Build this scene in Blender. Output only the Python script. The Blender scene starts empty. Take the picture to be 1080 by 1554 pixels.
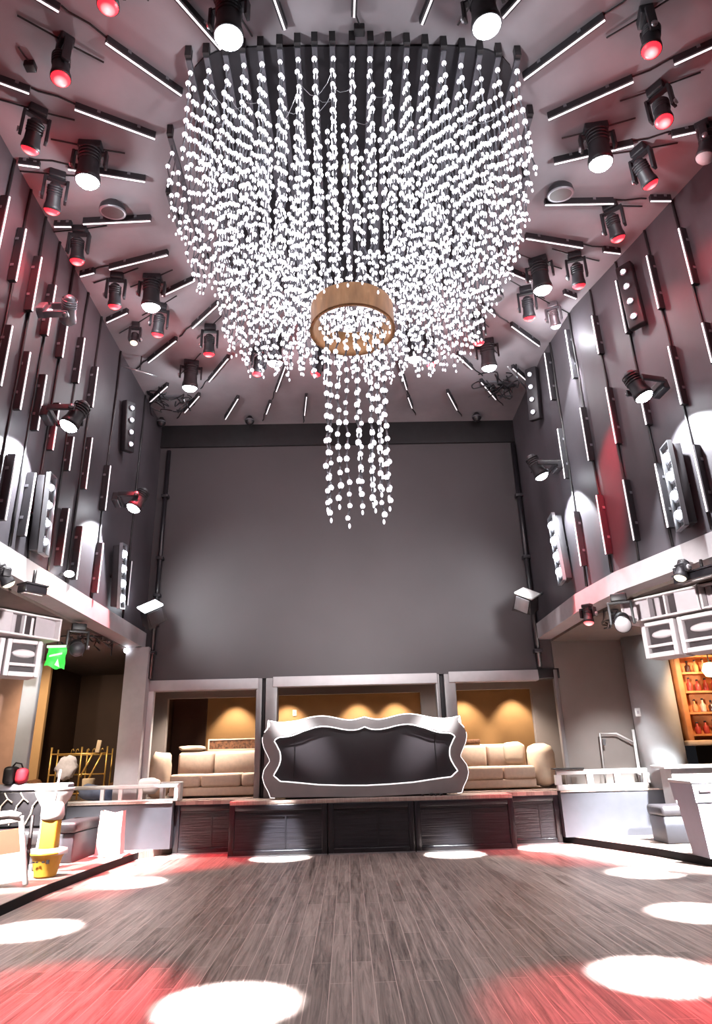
import bpy, bmesh, math, random
from mathutils import Vector, Matrix
random.seed(7)
scn = bpy.context.scene
COL = scn.collection
PI = math.pi
R_ = math.radians
# ------------------------------------------------------------------ camera
CAM_H = 1.6
PITCH, YAW, ROLL, FPX = R_(20.6), R_(-1.2), R_(-1.5), 1000.0
cam_d = bpy.data.cameras.new('camera'); cam = bpy.data.objects.new('camera', cam_d); COL.objects.link(cam)
cam_d.sensor_fit = 'VERTICAL'; cam_d.sensor_height = 36.0; cam_d.lens = 36.0 * FPX / 1554.0
cam_d.clip_start = 0.05; cam_d.clip_end = 200
def _rays():
    f = Vector((math.sin(YAW) * math.cos(PITCH) * 1, math.cos(YAW) * math.cos(PITCH), math.sin(PITCH)))
    return f
def sight(px, py):
    """direction of view through a point of the 1080 x 1554 frame"""
    u = (px - 540) / FPX; v = (777 - py) / FPX
    c, s = math.cos(ROLL), math.sin(ROLL)
    u, v = u * c - v * s, u * s + v * c
    Y = math.cos(PITCH) - math.sin(PITCH) * v; Z = math.sin(PITCH) + math.cos(PITCH) * v; X = u
    c, s = math.cos(-YAW), math.sin(-YAW)
    return Vector((X * c + Y * s, -X * s + Y * c, Z))
O = Vector((0, 0, CAM_H))
fw = sight(540, 777).normalized(); rt = (sight(640, 777) - sight(540, 777)).normalized(); up = rt.cross(fw).normalized()
cam.matrix_world = Matrix.Translation(O) @ Matrix(((rt.x, up.x, -fw.x), (rt.y, up.y, -fw.y), (rt.z, up.z, -fw.z))).to_4x4()
scn.camera = cam
def atz(px, py, z):
    d = sight(px, py); return O + d * ((z - CAM_H) / d.z)
def aty(px, py, y):
    d = sight(px, py); return O + d * (y / d.y)
def atx(px, py, x):
    d = sight(px, py); return O + d * (x / d.x)
# ------------------------------------------------------------------ scene settings
scn.view_settings.view_transform = 'Standard'; scn.view_settings.look = 'None'
scn.view_settings.exposure = 0.0; scn.view_settings.gamma = 1.0
try: scn.view_settings.use_curve_mapping = False
except Exception: pass
cy = scn.cycles
cy.use_denoising = True; cy.max_bounces = 6; cy.diffuse_bounces = 3; cy.glossy_bounces = 3
cy.sample_clamp_indirect = 4.0; cy.caustics_reflective = False; cy.caustics_refractive = False
w = bpy.data.worlds.new('world'); scn.world = w; w.use_nodes = True
w.node_tree.nodes['Background'].inputs[0].default_value = (0.01, 0.01, 0.012, 1)
# ------------------------------------------------------------------ materials
def lin(c):
    return tuple(((x / 255.0) / 12.92 if x / 255.0 <= 0.04045 else ((x / 255.0 + 0.055) / 1.055) ** 2.4) for x in c) + (1.0,)
def mat(name, rgb, rough=0.6, metal=0.0, var=0.12, scale=6.0, bump=0.0, emit=None, estr=0.0, spec=0.5, stretch=None, trans=0.0):
    m = bpy.data.materials.new(name); m.use_nodes = True
    nt = m.node_tree; b = nt.nodes['Principled BSDF']
    b.inputs['Roughness'].default_value = rough; b.inputs['Metallic'].default_value = metal
    b.inputs['Specular IOR Level'].default_value = spec
    if trans: b.inputs['Transmission Weight'].default_value = trans
    base = lin(rgb)
    tc = nt.nodes.new('ShaderNodeTexCoord'); mp = nt.nodes.new('ShaderNodeMapping'); nz = nt.nodes.new('ShaderNodeTexNoise')
    nt.links.new(tc.outputs['Object'], mp.inputs[0]); nt.links.new(mp.outputs[0], nz.inputs['Vector'])
    if stretch: mp.inputs['Scale'].default_value = stretch
    nz.inputs['Scale'].default_value = scale; nz.inputs['Detail'].default_value = 5
    rp = nt.nodes.new('ShaderNodeValToRGB')
    rp.color_ramp.elements[0].position = 0.3; rp.color_ramp.elements[1].position = 0.7
    rp.color_ramp.elements[0].color = tuple(x * (1 - var) for x in base[:3]) + (1,)
    rp.color_ramp.elements[1].color = tuple(min(1, x * (1 + var)) for x in base[:3]) + (1,)
    nt.links.new(nz.outputs['Fac'], rp.inputs[0]); nt.links.new(rp.outputs[0], b.inputs['Base Color'])
    if bump:
        bp = nt.nodes.new('ShaderNodeBump'); bp.inputs['Strength'].default_value = bump; bp.inputs['Distance'].default_value = 0.02
        nt.links.new(nz.outputs['Fac'], bp.inputs['Height']); nt.links.new(bp.outputs[0], b.inputs['Normal'])
    if emit:
        b.inputs['Emission Color'].default_value = lin(emit); b.inputs['Emission Strength'].default_value = estr
    return m
def wood_floor(name, c1, c2, rough):
    m = bpy.data.materials.new(name); m.use_nodes = True; nt = m.node_tree; b = nt.nodes['Principled BSDF']; L = nt.links.new
    tc = nt.nodes.new('ShaderNodeTexCoord')
    mp = nt.nodes.new('ShaderNodeMapping'); mp.inputs['Rotation'].default_value = (0, 0, PI / 2); L(tc.outputs['Object'], mp.inputs[0])
    br = nt.nodes.new('ShaderNodeTexBrick'); br.inputs['Scale'].default_value = 1.0
    br.inputs['Brick Width'].default_value = 1.5; br.inputs['Row Height'].default_value = 0.17; br.inputs['Mortar Size'].default_value = 0.003
    br.inputs['Color1'].default_value = (0.35, 0.35, 0.35, 1); br.inputs['Color2'].default_value = (0.75, 0.75, 0.75, 1); br.inputs['Mortar'].default_value = (0.5, 0.5, 0.5, 1)
    br.offset = 0.37; L(mp.outputs[0], br.inputs['Vector'])
    mp2 = nt.nodes.new('ShaderNodeMapping'); mp2.inputs['Scale'].default_value = (13, 0.55, 1); L(tc.outputs['Object'], mp2.inputs[0])
    nz = nt.nodes.new('ShaderNodeTexNoise'); nz.inputs['Scale'].default_value = 1.6; nz.inputs['Detail'].default_value = 8; nz.inputs['Roughness'].default_value = 0.7
    nz.inputs['Distortion'].default_value = 1.1; L(mp2.outputs[0], nz.inputs['Vector'])
    mx = nt.nodes.new('ShaderNodeMath'); mx.operation = 'MULTIPLY_ADD'; mx.inputs[1].default_value = 0.25
    L(br.outputs['Color'], mx.inputs[0]); L(nz.outputs['Fac'], mx.inputs[2])
    rp = nt.nodes.new('ShaderNodeValToRGB'); rp.color_ramp.elements[0].position = 0.44; rp.color_ramp.elements[1].position = 0.86
    rp.color_ramp.elements[0].color = lin(c1); rp.color_ramp.elements[1].color = lin(c2); L(mx.outputs[0], rp.inputs[0])
    sm = nt.nodes.new('ShaderNodeMix'); sm.data_type = 'RGBA'
    L(br.outputs['Fac'], sm.inputs[0]); L(rp.outputs[0], sm.inputs[6]); sm.inputs[7].default_value = lin((c2[0] + 10, c2[1] + 8, c2[2] + 8))
    L(sm.outputs[2], b.inputs['Base Color'])
    rr = nt.nodes.new('ShaderNodeMapRange'); rr.inputs[3].default_value = rough - 0.08; rr.inputs[4].default_value = rough + 0.16; L(nz.outputs['Fac'], rr.inputs[0]); L(rr.outputs[0], b.inputs['Roughness'])
    bp = nt.nodes.new('ShaderNodeBump'); bp.inputs['Strength'].default_value = 0.25; bp.inputs['Distance'].default_value = 0.01
    L(mx.outputs[0], bp.inputs['Height']); L(bp.outputs[0], b.inputs['Normal'])
    return m
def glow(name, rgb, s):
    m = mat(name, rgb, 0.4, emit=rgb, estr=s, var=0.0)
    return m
M = {}
M['floor'] = wood_floor('dark_wood_planks', (74, 61, 57), (190, 170, 162), 0.30)
M['deck'] = wood_floor('pale_wood_planks', (150, 130, 122), (188, 168, 158), 0.4)
M['ceiling'] = mat('grey_plaster', (146, 138, 143), 0.85, var=0.16, scale=1.1, bump=0.35)
M['wall'] = mat('charcoal_render', (74, 70, 75), 0.5, var=0.3, scale=1.1, bump=0.3, stretch=(1, 1, 0.7))
M['backwall'] = mat('dark_grey_paint', (74, 69, 71), 0.75, var=0.06, scale=0.7)
M['fascia'] = mat('pale_grey_paint', (190, 184, 186), 0.6, var=0.05)
M['soffit'] = mat('brown_grey_paint', (92, 80, 74), 0.8, var=0.1)
M['greywall'] = mat('mid_grey_paint', (140, 130, 125), 0.7, var=0.05, scale=2)
M['palecol'] = mat('pale_column_paint', (205, 208, 210), 0.6, var=0.04)
M['tan'] = mat('tan_paint', (176, 138, 120), 0.75, var=0.06)
M['brown'] = mat('dark_brown_paint', (72, 50, 40), 0.7, var=0.12, scale=2)
M['amber'] = mat('ochre_paint', (194, 154, 108), 0.7, var=0.06, scale=2)
M['black'] = mat('black_paint', (28, 26, 28), 0.45, var=0.2)
M['blackmatt'] = mat('matt_black', (16, 15, 16), 0.8, var=.1, spec=.2)
M['blackgloss'] = mat('black_lacquer', (34, 32, 36), 0.28, var=0.2, scale=3)
M['blackplate'] = mat('black_ceiling_panel', (44, 40, 45), 0.8, var=0.15)
M['blackpanel'] = mat('black_brushed_panel', (38, 36, 41), 0.3, var=0.4, scale=7, stretch=(0.25, 1, 6), bump=0.4)
M['leather'] = mat('black_leather', (46, 43, 46), 0.4, var=0.15, scale=12, bump=0.2)
M['steel'] = mat('brushed_steel', (190, 190, 194), 0.3, 0.9, var=0.08)
M['silver'] = mat('silver_paint', (160, 156, 156), 0.4, 0.3, var=0.08, scale=3)
M['alu'] = mat('grey_aluminium', (150, 150, 156), 0.4, 0.7, var=0.08)
M['housing'] = mat('dark_housing', (40, 38, 42), 0.5, var=0.15)
M['white'] = mat('white_paint', (232, 228, 226), 0.5, var=0.03)
M['whiteplastic'] = mat('white_cabinet', (226, 216, 218), 0.45, var=0.03)
M['shade_grey'] = mat('grey_horn', (186, 176, 180), 0.5, var=0.05)
M['slotdark'] = mat('dark_slot', (62, 54, 56), 0.5, var=0.15)
M['beige'] = mat('beige_upholstery', (232, 206, 184), 0.85, var=0.06, scale=14, bump=0.1)
M['cream'] = mat('cream_cloth', (232, 208, 182), 0.9, var=0.06, scale=8, bump=0.2)
M['gold'] = mat('gold_foil', (184, 136, 92), 0.45, 0.3, var=0.3, scale=3.2, bump=0.2, stretch=(3, 3, 0.6))
M['brass'] = mat('brass_tube', (240, 196, 116), 0.35, 0.7, var=0.08)
M['orange'] = mat('orange_wood', (226, 150, 92), 0.5, var=0.15, scale=5)
M['redglass'] = mat('red_bottle', (190, 70, 56), 0.3, var=0.2)
M['paleglass'] = mat('pale_bottle', (236, 190, 160), 0.3, var=0.1)
M['darkglass'] = mat('dark_bottle', (70, 40, 30), 0.25, var=0.2)
M['yellow'] = mat('yellow_plastic', (242, 186, 70), 0.4, var=0.05)
M['redbag'] = mat('red_cloth', (190, 40, 56), 0.7, var=0.2)
M['signred'] = mat('coral_board', (236, 112, 90), 0.5, var=0.05)
M['greybin'] = mat('grey_plastic', (176, 176, 188), 0.45, var=0.03)
M['leopard'] = mat('mottled_cloth', (110, 72, 46), 0.8, var=0.75, scale=22)
M['linen'] = mat('grey_linen', (222, 218, 232), 0.9, var=0.15, scale=9, bump=0.3)
M['blue'] = mat('blue_cloth', (110, 124, 160), 0.8, var=0.2)
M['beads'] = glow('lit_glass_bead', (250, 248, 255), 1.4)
M['beadwire'] = mat('clear_wire', (110, 110, 116), 0.4, 0.4, var=0.0)
M['ledstrip'] = glow('led_strip', (250, 240, 244), 1.2)
M['leddim'] = mat('led_strip_dim', (235, 228, 232), 0.4, var=0.0, emit=(250, 240, 244), estr=0.5)
M['lamp'] = glow('white_lamp', (245, 248, 255), 40)
M['cell'] = glow('white_cell', (240, 246, 255), 9)
M['lampdim'] = glow('warm_lamp', (255, 244, 214), 1.5)
M['red'] = mat('red_lamp', (255, 60, 70), 0.4, var=0.0)
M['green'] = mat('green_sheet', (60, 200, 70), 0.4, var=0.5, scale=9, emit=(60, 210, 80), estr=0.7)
M['edgeled'] = glow('edge_led', (255, 250, 250), 1.3)
M['warmbulb'] = glow('warm_bulb', (255, 214, 160), 7)
def redlamp():
    m = M['red']; nt = m.node_tree; b = nt.nodes['Principled BSDF']
    lw = nt.nodes.new('ShaderNodeTexGradient'); lw.gradient_type = 'SPHERICAL'
    tc = nt.nodes.new('ShaderNodeTexCoord'); mp = nt.nodes.new('ShaderNodeMapping'); mp.inputs['Scale'].default_value = (8.5, 8.5, 8.5)
    nt.links.new(tc.outputs['Object'], mp.inputs[0]); nt.links.new(mp.outputs[0], lw.inputs[0])
    rp = nt.nodes.new('ShaderNodeValToRGB'); rp.color_ramp.elements[0].color = (1.0, 0.02, 0.035, 1); rp.color_ramp.elements[1].color = (1.0, 0.85, 0.8, 1)
    rp.color_ramp.elements[0].position = 0.3; rp.color_ramp.elements[1].position = 0.8
    nt.links.new(lw.outputs['Fac'], rp.inputs[0]); nt.links.new(rp.outputs[0], b.inputs['Emission Color']); b.inputs['Emission Strength'].default_value = 2.2
redlamp()
# ------------------------------------------------------------------ mesh builder
class MB:
    def __init__(s): s.v = []; s.f = []; s.m = []; s.sm = []; s.mi = 0; s.sf = False
    def _add(s, vs, fs, smooth=None):
        n = len(s.v); s.v += [tuple(x) for x in vs]
        for f in fs:
            s.f.append(tuple(i + n for i in f)); s.m.append(s.mi); s.sm.append(s.sf if smooth is None else smooth)
    def box(s, x0, x1, y0, y1, z0, z1, mx=None, bev=0.0):
        if bev:
            return s.bbox(x0, x1, y0, y1, z0, z1, bev, mx)
        vs = [Vector(p) for p in ((x0, y0, z0), (x1, y0, z0), (x1, y1, z0), (x0, y1, z0), (x0, y0, z1), (x1, y0, z1), (x1, y1, z1), (x0, y1, z1))]
        if mx: vs = [mx @ p for p in vs]
        s._add(vs, [(0, 3, 2, 1), (4, 5, 6, 7), (0, 1, 5, 4), (1, 2, 6, 5), (2, 3, 7, 6), (3, 0, 4, 7)], False); return s
    def bbox(s, x0, x1, y0, y1, z0, z1, b, mx=None, seg=2):
        bm = bmesh.new(); bmesh.ops.create_cube(bm, size=1)
        for v in bm.verts:
            v.co = Vector(((x0 + x1) / 2 + v.co.x * (x1 - x0), (y0 + y1) / 2 + v.co.y * (y1 - y0), (z0 + z1) / 2 + v.co.z * (z1 - z0)))
        bmesh.ops.bevel(bm, geom=list(bm.edges), offset=min(b, abs(x1 - x0) * .45, abs(y1 - y0) * .45, abs(z1 - z0) * .45), segments=seg, affect='EDGES', profile=0.5)
        s.bm(bm, mx, True); return s
    def bm(s, bm, mx=None, smooth=True):
        bm.verts.index_update()
        s._add([(mx @ v.co if mx else v.co) for v in bm.verts], [[v.index for v in f.verts] for f in bm.faces], smooth); bm.free()
    def tube(s, pts, r, n=8, cap=True, rads=None, closed=False):
        pts = [Vector(p) for p in pts]; N = len(pts); vs = []; fs = []
        for i, p in enumerate(pts):
            if closed: d = pts[(i + 1) % N] - pts[i - 1]
            else: d = pts[min(i + 1, N - 1)] - pts[max(i - 1, 0)]
            d.normalize()
            a = Vector((0, 0, 1)) if abs(d.z) < 0.9 else Vector((0, 1, 0))
            u = d.cross(a).normalized(); w_ = d.cross(u).normalized(); rr = rads[i] if rads else r
            for k in range(n):
                t = 2 * PI * k / n; vs.append(p + u * math.cos(t) * rr + w_ * math.sin(t) * rr)
        for i in range(N if closed else N - 1):
            j = (i + 1) % N
            for k in range(n):
                fs.append((i * n + k, i * n + (k + 1) % n, j * n + (k + 1) % n, j * n + k))
        if cap and not closed:
            fs.append(tuple(range(n))[::-1]); fs.append(tuple((N - 1) * n + k for k in range(n)))
        s._add(vs, fs, n > 5); return s
    def lathe(s, prof, n=24, mx=None, cap=True):
        vs = []; fs = []
        for r, z in prof:
            for k in range(n): vs.append(Vector((r * math.cos(2 * PI * k / n), r * math.sin(2 * PI * k / n), z)))
        for i in range(len(prof) - 1):
            for k in range(n): fs.append((i * n + k, i * n + (k + 1) % n, (i + 1) * n + (k + 1) % n, (i + 1) * n + k))
        if cap:
            if prof[0][0] > 1e-4: fs.append(tuple(range(n))[::-1])
            if prof[-1][0] > 1e-4: fs.append(tuple((len(prof) - 1) * n + k for k in range(n)))
        if mx: vs = [mx @ p for p in vs]
        s._add(vs, fs, True); return s
    def ball(s, c, r, sub=1, sq=(1, 1, 1)):
        vs, fs = ICO[sub]
        s._add([(c[0] + x * r * sq[0], c[1] + y * r * sq[1], c[2] + z * r * sq[2]) for x, y, z in vs], fs, True); return s
    def prism(s, poly, y0, y1, axis='y', mx=None, smooth=False):
        """poly of (x, z); extruded along y"""
        n = len(poly); vs = [Vector((p[0], y0, p[1])) for p in poly] + [Vector((p[0], y1, p[1])) for p in poly]
        if axis == 'z': vs = [Vector((p[0], p[1], y0)) for p in poly] + [Vector((p[0], p[1], y1)) for p in poly]
        if mx: vs = [mx @ p for p in vs]
        fs = [tuple(range(n)), tuple(range(2 * n - 1, n - 1, -1))] + [(i + n, (i + 1) % n + n, (i + 1) % n, i) for i in range(n)]
        s._add(vs, fs, smooth); return s
    def quad(s, a, b, c, d): s._add([a, b, c, d], [(0, 1, 2, 3)], False); return s
    def build(s, name, m, parent=None, loc=None):
        me = bpy.data.meshes.new(name); me.from_pydata(s.v, [], s.f)
        ms = m if isinstance(m, (list, tuple)) else [m]
        for x in ms: me.materials.append(M[x] if isinstance(x, str) else x)
        me.polygons.foreach_set('material_index', s.m); me.polygons.foreach_set('use_smooth', s.sm)
        me.update()
        bm = bmesh.new(); bm.from_mesh(me); bmesh.ops.recalc_face_normals(bm, faces=bm.faces); bm.to_mesh(me); bm.free()
        o = bpy.data.objects.new(name, me); COL.objects.link(o)
        if parent: o.parent = parent
        if loc is not None: o.location = loc
        return o
ICO = {}
for sb in (1, 2, 3):
    b_ = bmesh.new(); bmesh.ops.create_icosphere(b_, subdivisions=sb, radius=1.0); b_.verts.index_update()
    ICO[sb] = ([tuple(v.co) for v in b_.verts], [tuple(v.index for v in f.verts) for f in b_.faces]); b_.free()
def thing(name, label, cat, loc=(0, 0, 0), rot=None, group=None):
    o = bpy.data.objects.new(name, None); COL.objects.link(o); o.location = loc; o.empty_display_size = 0.1
    if rot is not None: o.rotation_euler = (0, 0, rot)
    o['label'] = label; o['category'] = cat
    if group: o['group'] = group
    return o
def tag(o, label, cat, group=None):
    o['label'] = label; o['category'] = cat
    if group: o['group'] = group
    return o
def struct(o, label=None):
    o['kind'] = 'structure'
    if label: o['label'] = label
    return o
def aim_mx(d, origin=(0, 0, 0)):
    """local -z points along d"""
    d = Vector(d).normalized(); return Matrix.Translation(origin) @ d.to_track_quat('-Z', 'Y').to_matrix().to_4x4()
def spot(parent_loc, target, watts, ang, col=(1, 1, 1), blend=0.25, size=0.06, name='spot_beam'):
    l = bpy.data.lights.new(name, 'SPOT'); l.energy = watts; l.spot_size = R_(ang); l.spot_blend = blend; l.color = col; l.shadow_soft_size = size
    o = bpy.data.objects.new(name, l); COL.objects.link(o)
    d = Vector(target) - Vector(parent_loc); o.matrix_world = aim_mx(d, parent_loc); return o
ORD = ['first', 'second', 'third', 'fourth', 'fifth', 'sixth', 'seventh', 'eighth', 'ninth', 'tenth', 'eleventh', 'twelfth', 'thirteenth', 'fourteenth', 'fifteenth', 'sixteenth', 'seventeenth', 'eighteenth', 'nineteenth', 'twentieth',
       'twenty-first', 'twenty-second', 'twenty-third', 'twenty-fourth']
# ------------------------------------------------------------------ room shell
CZ = 9.3          # ceiling
BY = 14.35        # stage back wall
DZ = 0.93         # stage deck
LX = -4.35
RP = [(5.4, -6.0), (5.35, 6.2), (4.75, 8.4), (4.3, 10.0), (4.15, 11.5), (4.2, BY + .1)]
def rwall_x(y):
    for (x0, y0), (x1, y1) in zip(RP, RP[1:]):
        if y0 <= y <= y1: return x0 + (x1 - x0) * (y - y0) / (y1 - y0)
    return RP[-1][0]
def rwall_n(y):
    for (x0, y0), (x1, y1) in zip(RP, RP[1:]):
        if y0 <= y <= y1: return Vector((-(y1 - y0), (x1 - x0), 0)).normalized()
    return Vector((-1, 0, 0))
def on_right(px, py, off=0.0):
    d = sight(px, py); t = 1.0
    x = 4.5
    for _ in range(40):
        p = O + d * (x / d.x); x = 0.5 * x + 0.5 * (rwall_x(p.y) - off)
    return O + d * (x / d.x)
def on_left(px, py, off=0.0): return atx(px, py, LX + off)
struct(MB().box(-10, 10, -6, 20, -0.2, 0.0).build('floor', 'floor'), 'dark wooden plank dance floor')
struct(MB().box(-10, 10, -6, BY + .3, CZ, CZ + 0.2).build('ceiling', 'ceiling'), 'grey plaster ceiling above the dance floor')
struct(MB().box(LX - .25, LX, -6, BY + .1, 3.96, CZ).build('wall_left', 'wall'), 'charcoal upper wall left of the hall')
mb = MB()
poly = RP + [(x + .25, y) for x, y in RP[::-1]]
mb.prism(poly, 3.96, CZ, axis='z'); struct(mb.build('wall_right', 'wall'), 'charcoal upper wall right of the hall')
# fascia bands under the upper walls
struct(MB().box(LX - .3, LX + .05, -6, BY - .02, 3.95, 4.27).build('trim_1', 'fascia'), 'pale band below the left upper wall')
mb = MB(); poly = [(x - .05, y) for x, y in RP] + [(x + .3, y) for x, y in RP[::-1]]
mb.prism(poly, 3.95, 4.27, axis='z'); struct(mb.build('trim_2', 'fascia'), 'pale band below the right upper wall')
# undersides of the balconies
struct(MB().box(-10, LX - .3, -6, 20, 3.9, 4.05).build('ceiling_left', 'soffit'))
mb = MB(); poly = [(x + .3, y) for x, y in RP[1:-1]] + [(4.5, 20), (10, 20), (10, 6.2)]
mb.prism(poly, 3.9, 4.05, axis='z'); struct(mb.build('ceiling_right', 'soffit'))
# outer walls beyond
struct(MB().box(-10.2, -10, -6, 20, 0, 4).build('wall_far_left', 'tan'))
struct(MB().box(10, 10.2, -6, 20, 0, 4).build('wall_far_right', 'amber'))
struct(MB().box(-10, 10, -6.2, -6, 0, CZ).build('wall_front', 'wall'))
# stage back wall: one solid upper panel and piers
LB, RB = -4.62, 6.0
mb = MB(); mb.box(LB, 4.55, BY, BY + .25, 3.27, CZ); struct(mb.build('wall_back', 'backwall'), 'large dark grey wall above the stage')
struct(MB().box(-4.4, 4.3, BY - .06, BY, 8.72, CZ).build('trim_3', 'black'), 'dark beam along the top of the back wall')
struct(MB().box(-4.62, -4.15, 14.08, BY + .02, DZ, 3.94).build('wall_pier_left', 'fascia'), 'pale grey pier left of the stage')
struct(MB().box(4.46, 6.05, BY - .02, BY + .2, 0, 3.94).build('wall_pier_right', 'greywall'), 'grey brown wall right of the stage')
mb = MB()
mb.lathe([(.36, DZ), (.36, 3.94)], 32, Matrix.Translation((6.35, 14.1, 0)) @ Matrix.Diagonal((1.25, 1, 1, 1)))
struct(mb.build('wall_column_right', 'palecol'), 'pale rounded column right of the stage')
mb = MB(); mb.box(-6.17, -5.88, 13.0, 13.12, .12, 3.94, bev=.02); struct(mb.build('wall_column_left', 'palecol'), 'pale column left of the dark recess')
struct(MB().box(-9.9, -6.95, 14.8, 15.0, 0.1, 3.9).build('wall_tan_left', 'tan'), 'tan wall at the far left')
struct(MB().box(-7.15, -6.72, 15.4, 15.5, 0.1, 3.9).build('wall_ochre_left', 'amber'), 'ochre wall strip beside the dark recess')
struct(MB().box(-7.6, -4.6, 18.2, 18.4, 0.1, 3.9).build('wall_recess_back', 'brown'), 'dark brown wall of the left recess')
struct(MB().box(-4.66, -4.6, 14.4, 18.4, 0.1, 3.9).build('wall_recess_side', 'brown'))
struct(MB().box(-7.2, -7.1, 15.5, 18.4, 0.1, 3.9).build('wall_recess_left', 'brown'))
# window openings into the lounge
def post(name, x0, x1, y0, y1, z0, z1, m): return struct(MB().box(x0, x1, y0, y1, z0, z1, bev=.012).build(name, m))
post('trim_4', -4.15, -1.86, BY - .03, BY + .22, 3.05, 3.27, 'fascia')
post('trim_5', -1.55, 1.93, BY - .03, BY + .22, 3.08, 3.29, 'fascia')
post('trim_6', 2.18, 4.1, BY - .03, BY + .22, 3.09, 3.31, 'fascia')
post('trim_7', 4.1, 4.55, BY - .03, BY + .22, 3.12, 3.33, 'black')
post('trim_8', -1.90, -1.78, BY, BY + .2, DZ, 3.27, 'silver')
post('trim_9', -1.78, -1.70, BY + .06, BY + .2, DZ, 3.27, 'black')
post('trim_10', -1.70, -1.46, BY, BY + .2, DZ, 3.27, 'silver')
post('trim_11', 1.90, 1.98, BY, BY + .2, DZ, 3.27, 'silver')
post('trim_12', 1.98, 2.08, BY + .06, BY + .2, DZ, 3.27, 'black')
post('trim_13', 2.08, 2.32, BY, BY + .2, DZ, 3.27, 'silver')
post('trim_14', -4.16, -4.04, BY - .02, BY + .12, DZ, 3.27, 'white')
post('trim_15', 4.42, 4.5, BY - .05, BY + .1, DZ, 3.3, 'silver')
# lounge room behind
struct(MB().box(-4.6, 6.2, BY + .2, 18.6, 0.1, DZ).build('floor_lounge', 'deck'))
struct(MB().box(-4.6, 6.2, BY + .2, 18.8, 3.5, 3.6).build('ceiling_lounge', 'greywall'))
struct(MB().box(-4.6, 6.2, 18.4, 18.6, DZ, 3.5).build('wall_lounge_back', 'amber'))
struct(MB().box(-4.62, -3.72, 18.3, 18.4, DZ, 3.3).build('door_1', 'brown'), 'dark brown door panel at the back of the left opening')
struct(MB().box(6.0, 6.2, BY + .2, 18.6, DZ, 3.5).build('wall_lounge_right', 'greywall'))
mb = MB()
for x0, x1, z0, z1 in ((-4.6, -4.17, DZ, 3.5), (-2.12, -1.6, DZ, 3.5), (1.74, 2.48, DZ, 3.5), (4.36, 6.0, DZ, 3.5), (-4.17, -2.12, 3.04, 3.5), (-1.6, 1.74, 3.06, 3.5), (2.48, 4.36, 3.08, 3.5)):
    mb.box(x0, x1, 16.0, 16.16, z0, z1)
struct(mb.build('wall_lounge_front', 'greywall'), 'grey brown partition with three openings')
# raised side floors (low steps)
mb = MB(); mb.prism([(-4.05, -6), (-4.08, 9), (-4.1, 10.2), (-4.0, 12.0), (-3.86, 13.5), (-3.4, 14.3), (-3.4, 18.3), (-9.98, 18.3), (-9.98, -6)], 0.0, 0.12, axis='z')
struct(mb.build('floor_left', 'deck'), 'low wooden step along the left side')
mb = MB(); mb.prism([(5.5, -6), (5.45, 9.5), (5.33, 10.86), (5.05, 12.0), (4.5, 13.4), (4.14, 14.3), (4.14, 14.36), (9.98, 14.36), (9.98, -6)], 0.0, 0.12, axis='z')
struct(mb.build('floor_right', 'deck'), 'low wooden step along the right side')
def edge_strip(name, pts):
    mb = MB(); out = pts + [(x + (.03 if x > 0 else -.03), y) for x, y in pts[::-1]]
    mb.prism([(x - (.012 if x > 0 else -.012), y) for x, y in pts] + [(x + (.02 if x > 0 else -.02), y) for x, y in pts[::-1]], -.0, 0.114, axis='z')
    struct(mb.build(name, 'blackmatt'))
edge_strip('baseboard_left', [(-4.05, -6), (-4.08, 9), (-4.1, 10.2), (-4.0, 12.0), (-3.86, 13.5)])
edge_strip('baseboard_right', [(5.5, -6), (5.45, 9.5), (5.33, 10.86), (5.05, 12.0), (4.5, 13.4), (4.14, 14.28)])
# ------------------------------------------------------------------ stage
SY = 13.35
st = thing('stage', 'black panelled stage with a pale deck below the booth', 'stage', (0.42, 14.0, 0))
def lo(x, y, z): return (x - .42, y - 14.0, z)
def lbox(mb, x0, x1, y0, y1, z0, z1, bev=0.0): mb.box(x0 - .42, x1 - .42, y0 - 14, y1 - 14, z0, z1, bev=bev)
mb = MB(); lbox(mb, -2.2, 3.06, SY, BY - .04, .86, DZ, .01); lbox(mb, -3.36, -2.2, 14.0, BY - .04, .86, DZ); lbox(mb, 3.06, 4.1, 14.0, BY - .04, .86, DZ)
mb.build('deck', 'deck', st)
mb = MB(); lbox(mb, -2.16, 3.02, SY + .08, BY - .06, 0.0, .86); lbox(mb, -3.34, -2.16, 14.1, BY - .06, 0.0, .86); lbox(mb, 3.02, 4.08, 14.1, BY - .06, 0.0, .86)
mb.build('base', 'black', st)
def front_panel(x0, x1, y):
    mb = MB(); fw_ = .1
    lbox(mb, x0, x0 + fw_, y, y + .08, .02, .86, .008); lbox(mb, x1 - fw_, x1, y, y + .08, .02, .86, .008)
    lbox(mb, x0 + fw_, x1 - fw_, y, y + .08, .76, .86, .008); lbox(mb, x0 + fw_, x1 - fw_, y, y + .08, .02, .10, .008)
    o = mb.build('front_panel', 'blackgloss', st)
    mb = MB(); lbox(mb, x0 + fw_, x1 - fw_, y + .045, y + .075, .10, .76); mb.build('inset', 'blackpanel', o)
    mb = MB(); xm = (x0 + x1) / 2; lbox(mb, x0 + fw_ + .06, x1 - fw_ - .06, y + .03, y + .05, .66, .70); lbox(mb, xm + .12, xm + .15, y + .03, y + .05, .12, .66); mb.build('rib', 'blackgloss', o)
    mb = MB(); lbox(mb, x0, x1, y - .012, y + .03, 0, .022); mb.build('kick_strip', 'steel', o)
for a, b in ((-2.2, -.40), (-.38, 1.2), (1.22, 3.06)): front_panel(a, b, SY)
front_panel(-3.36, -2.2, 14.0); front_panel(3.06, 4.1, 14.0)
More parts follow.
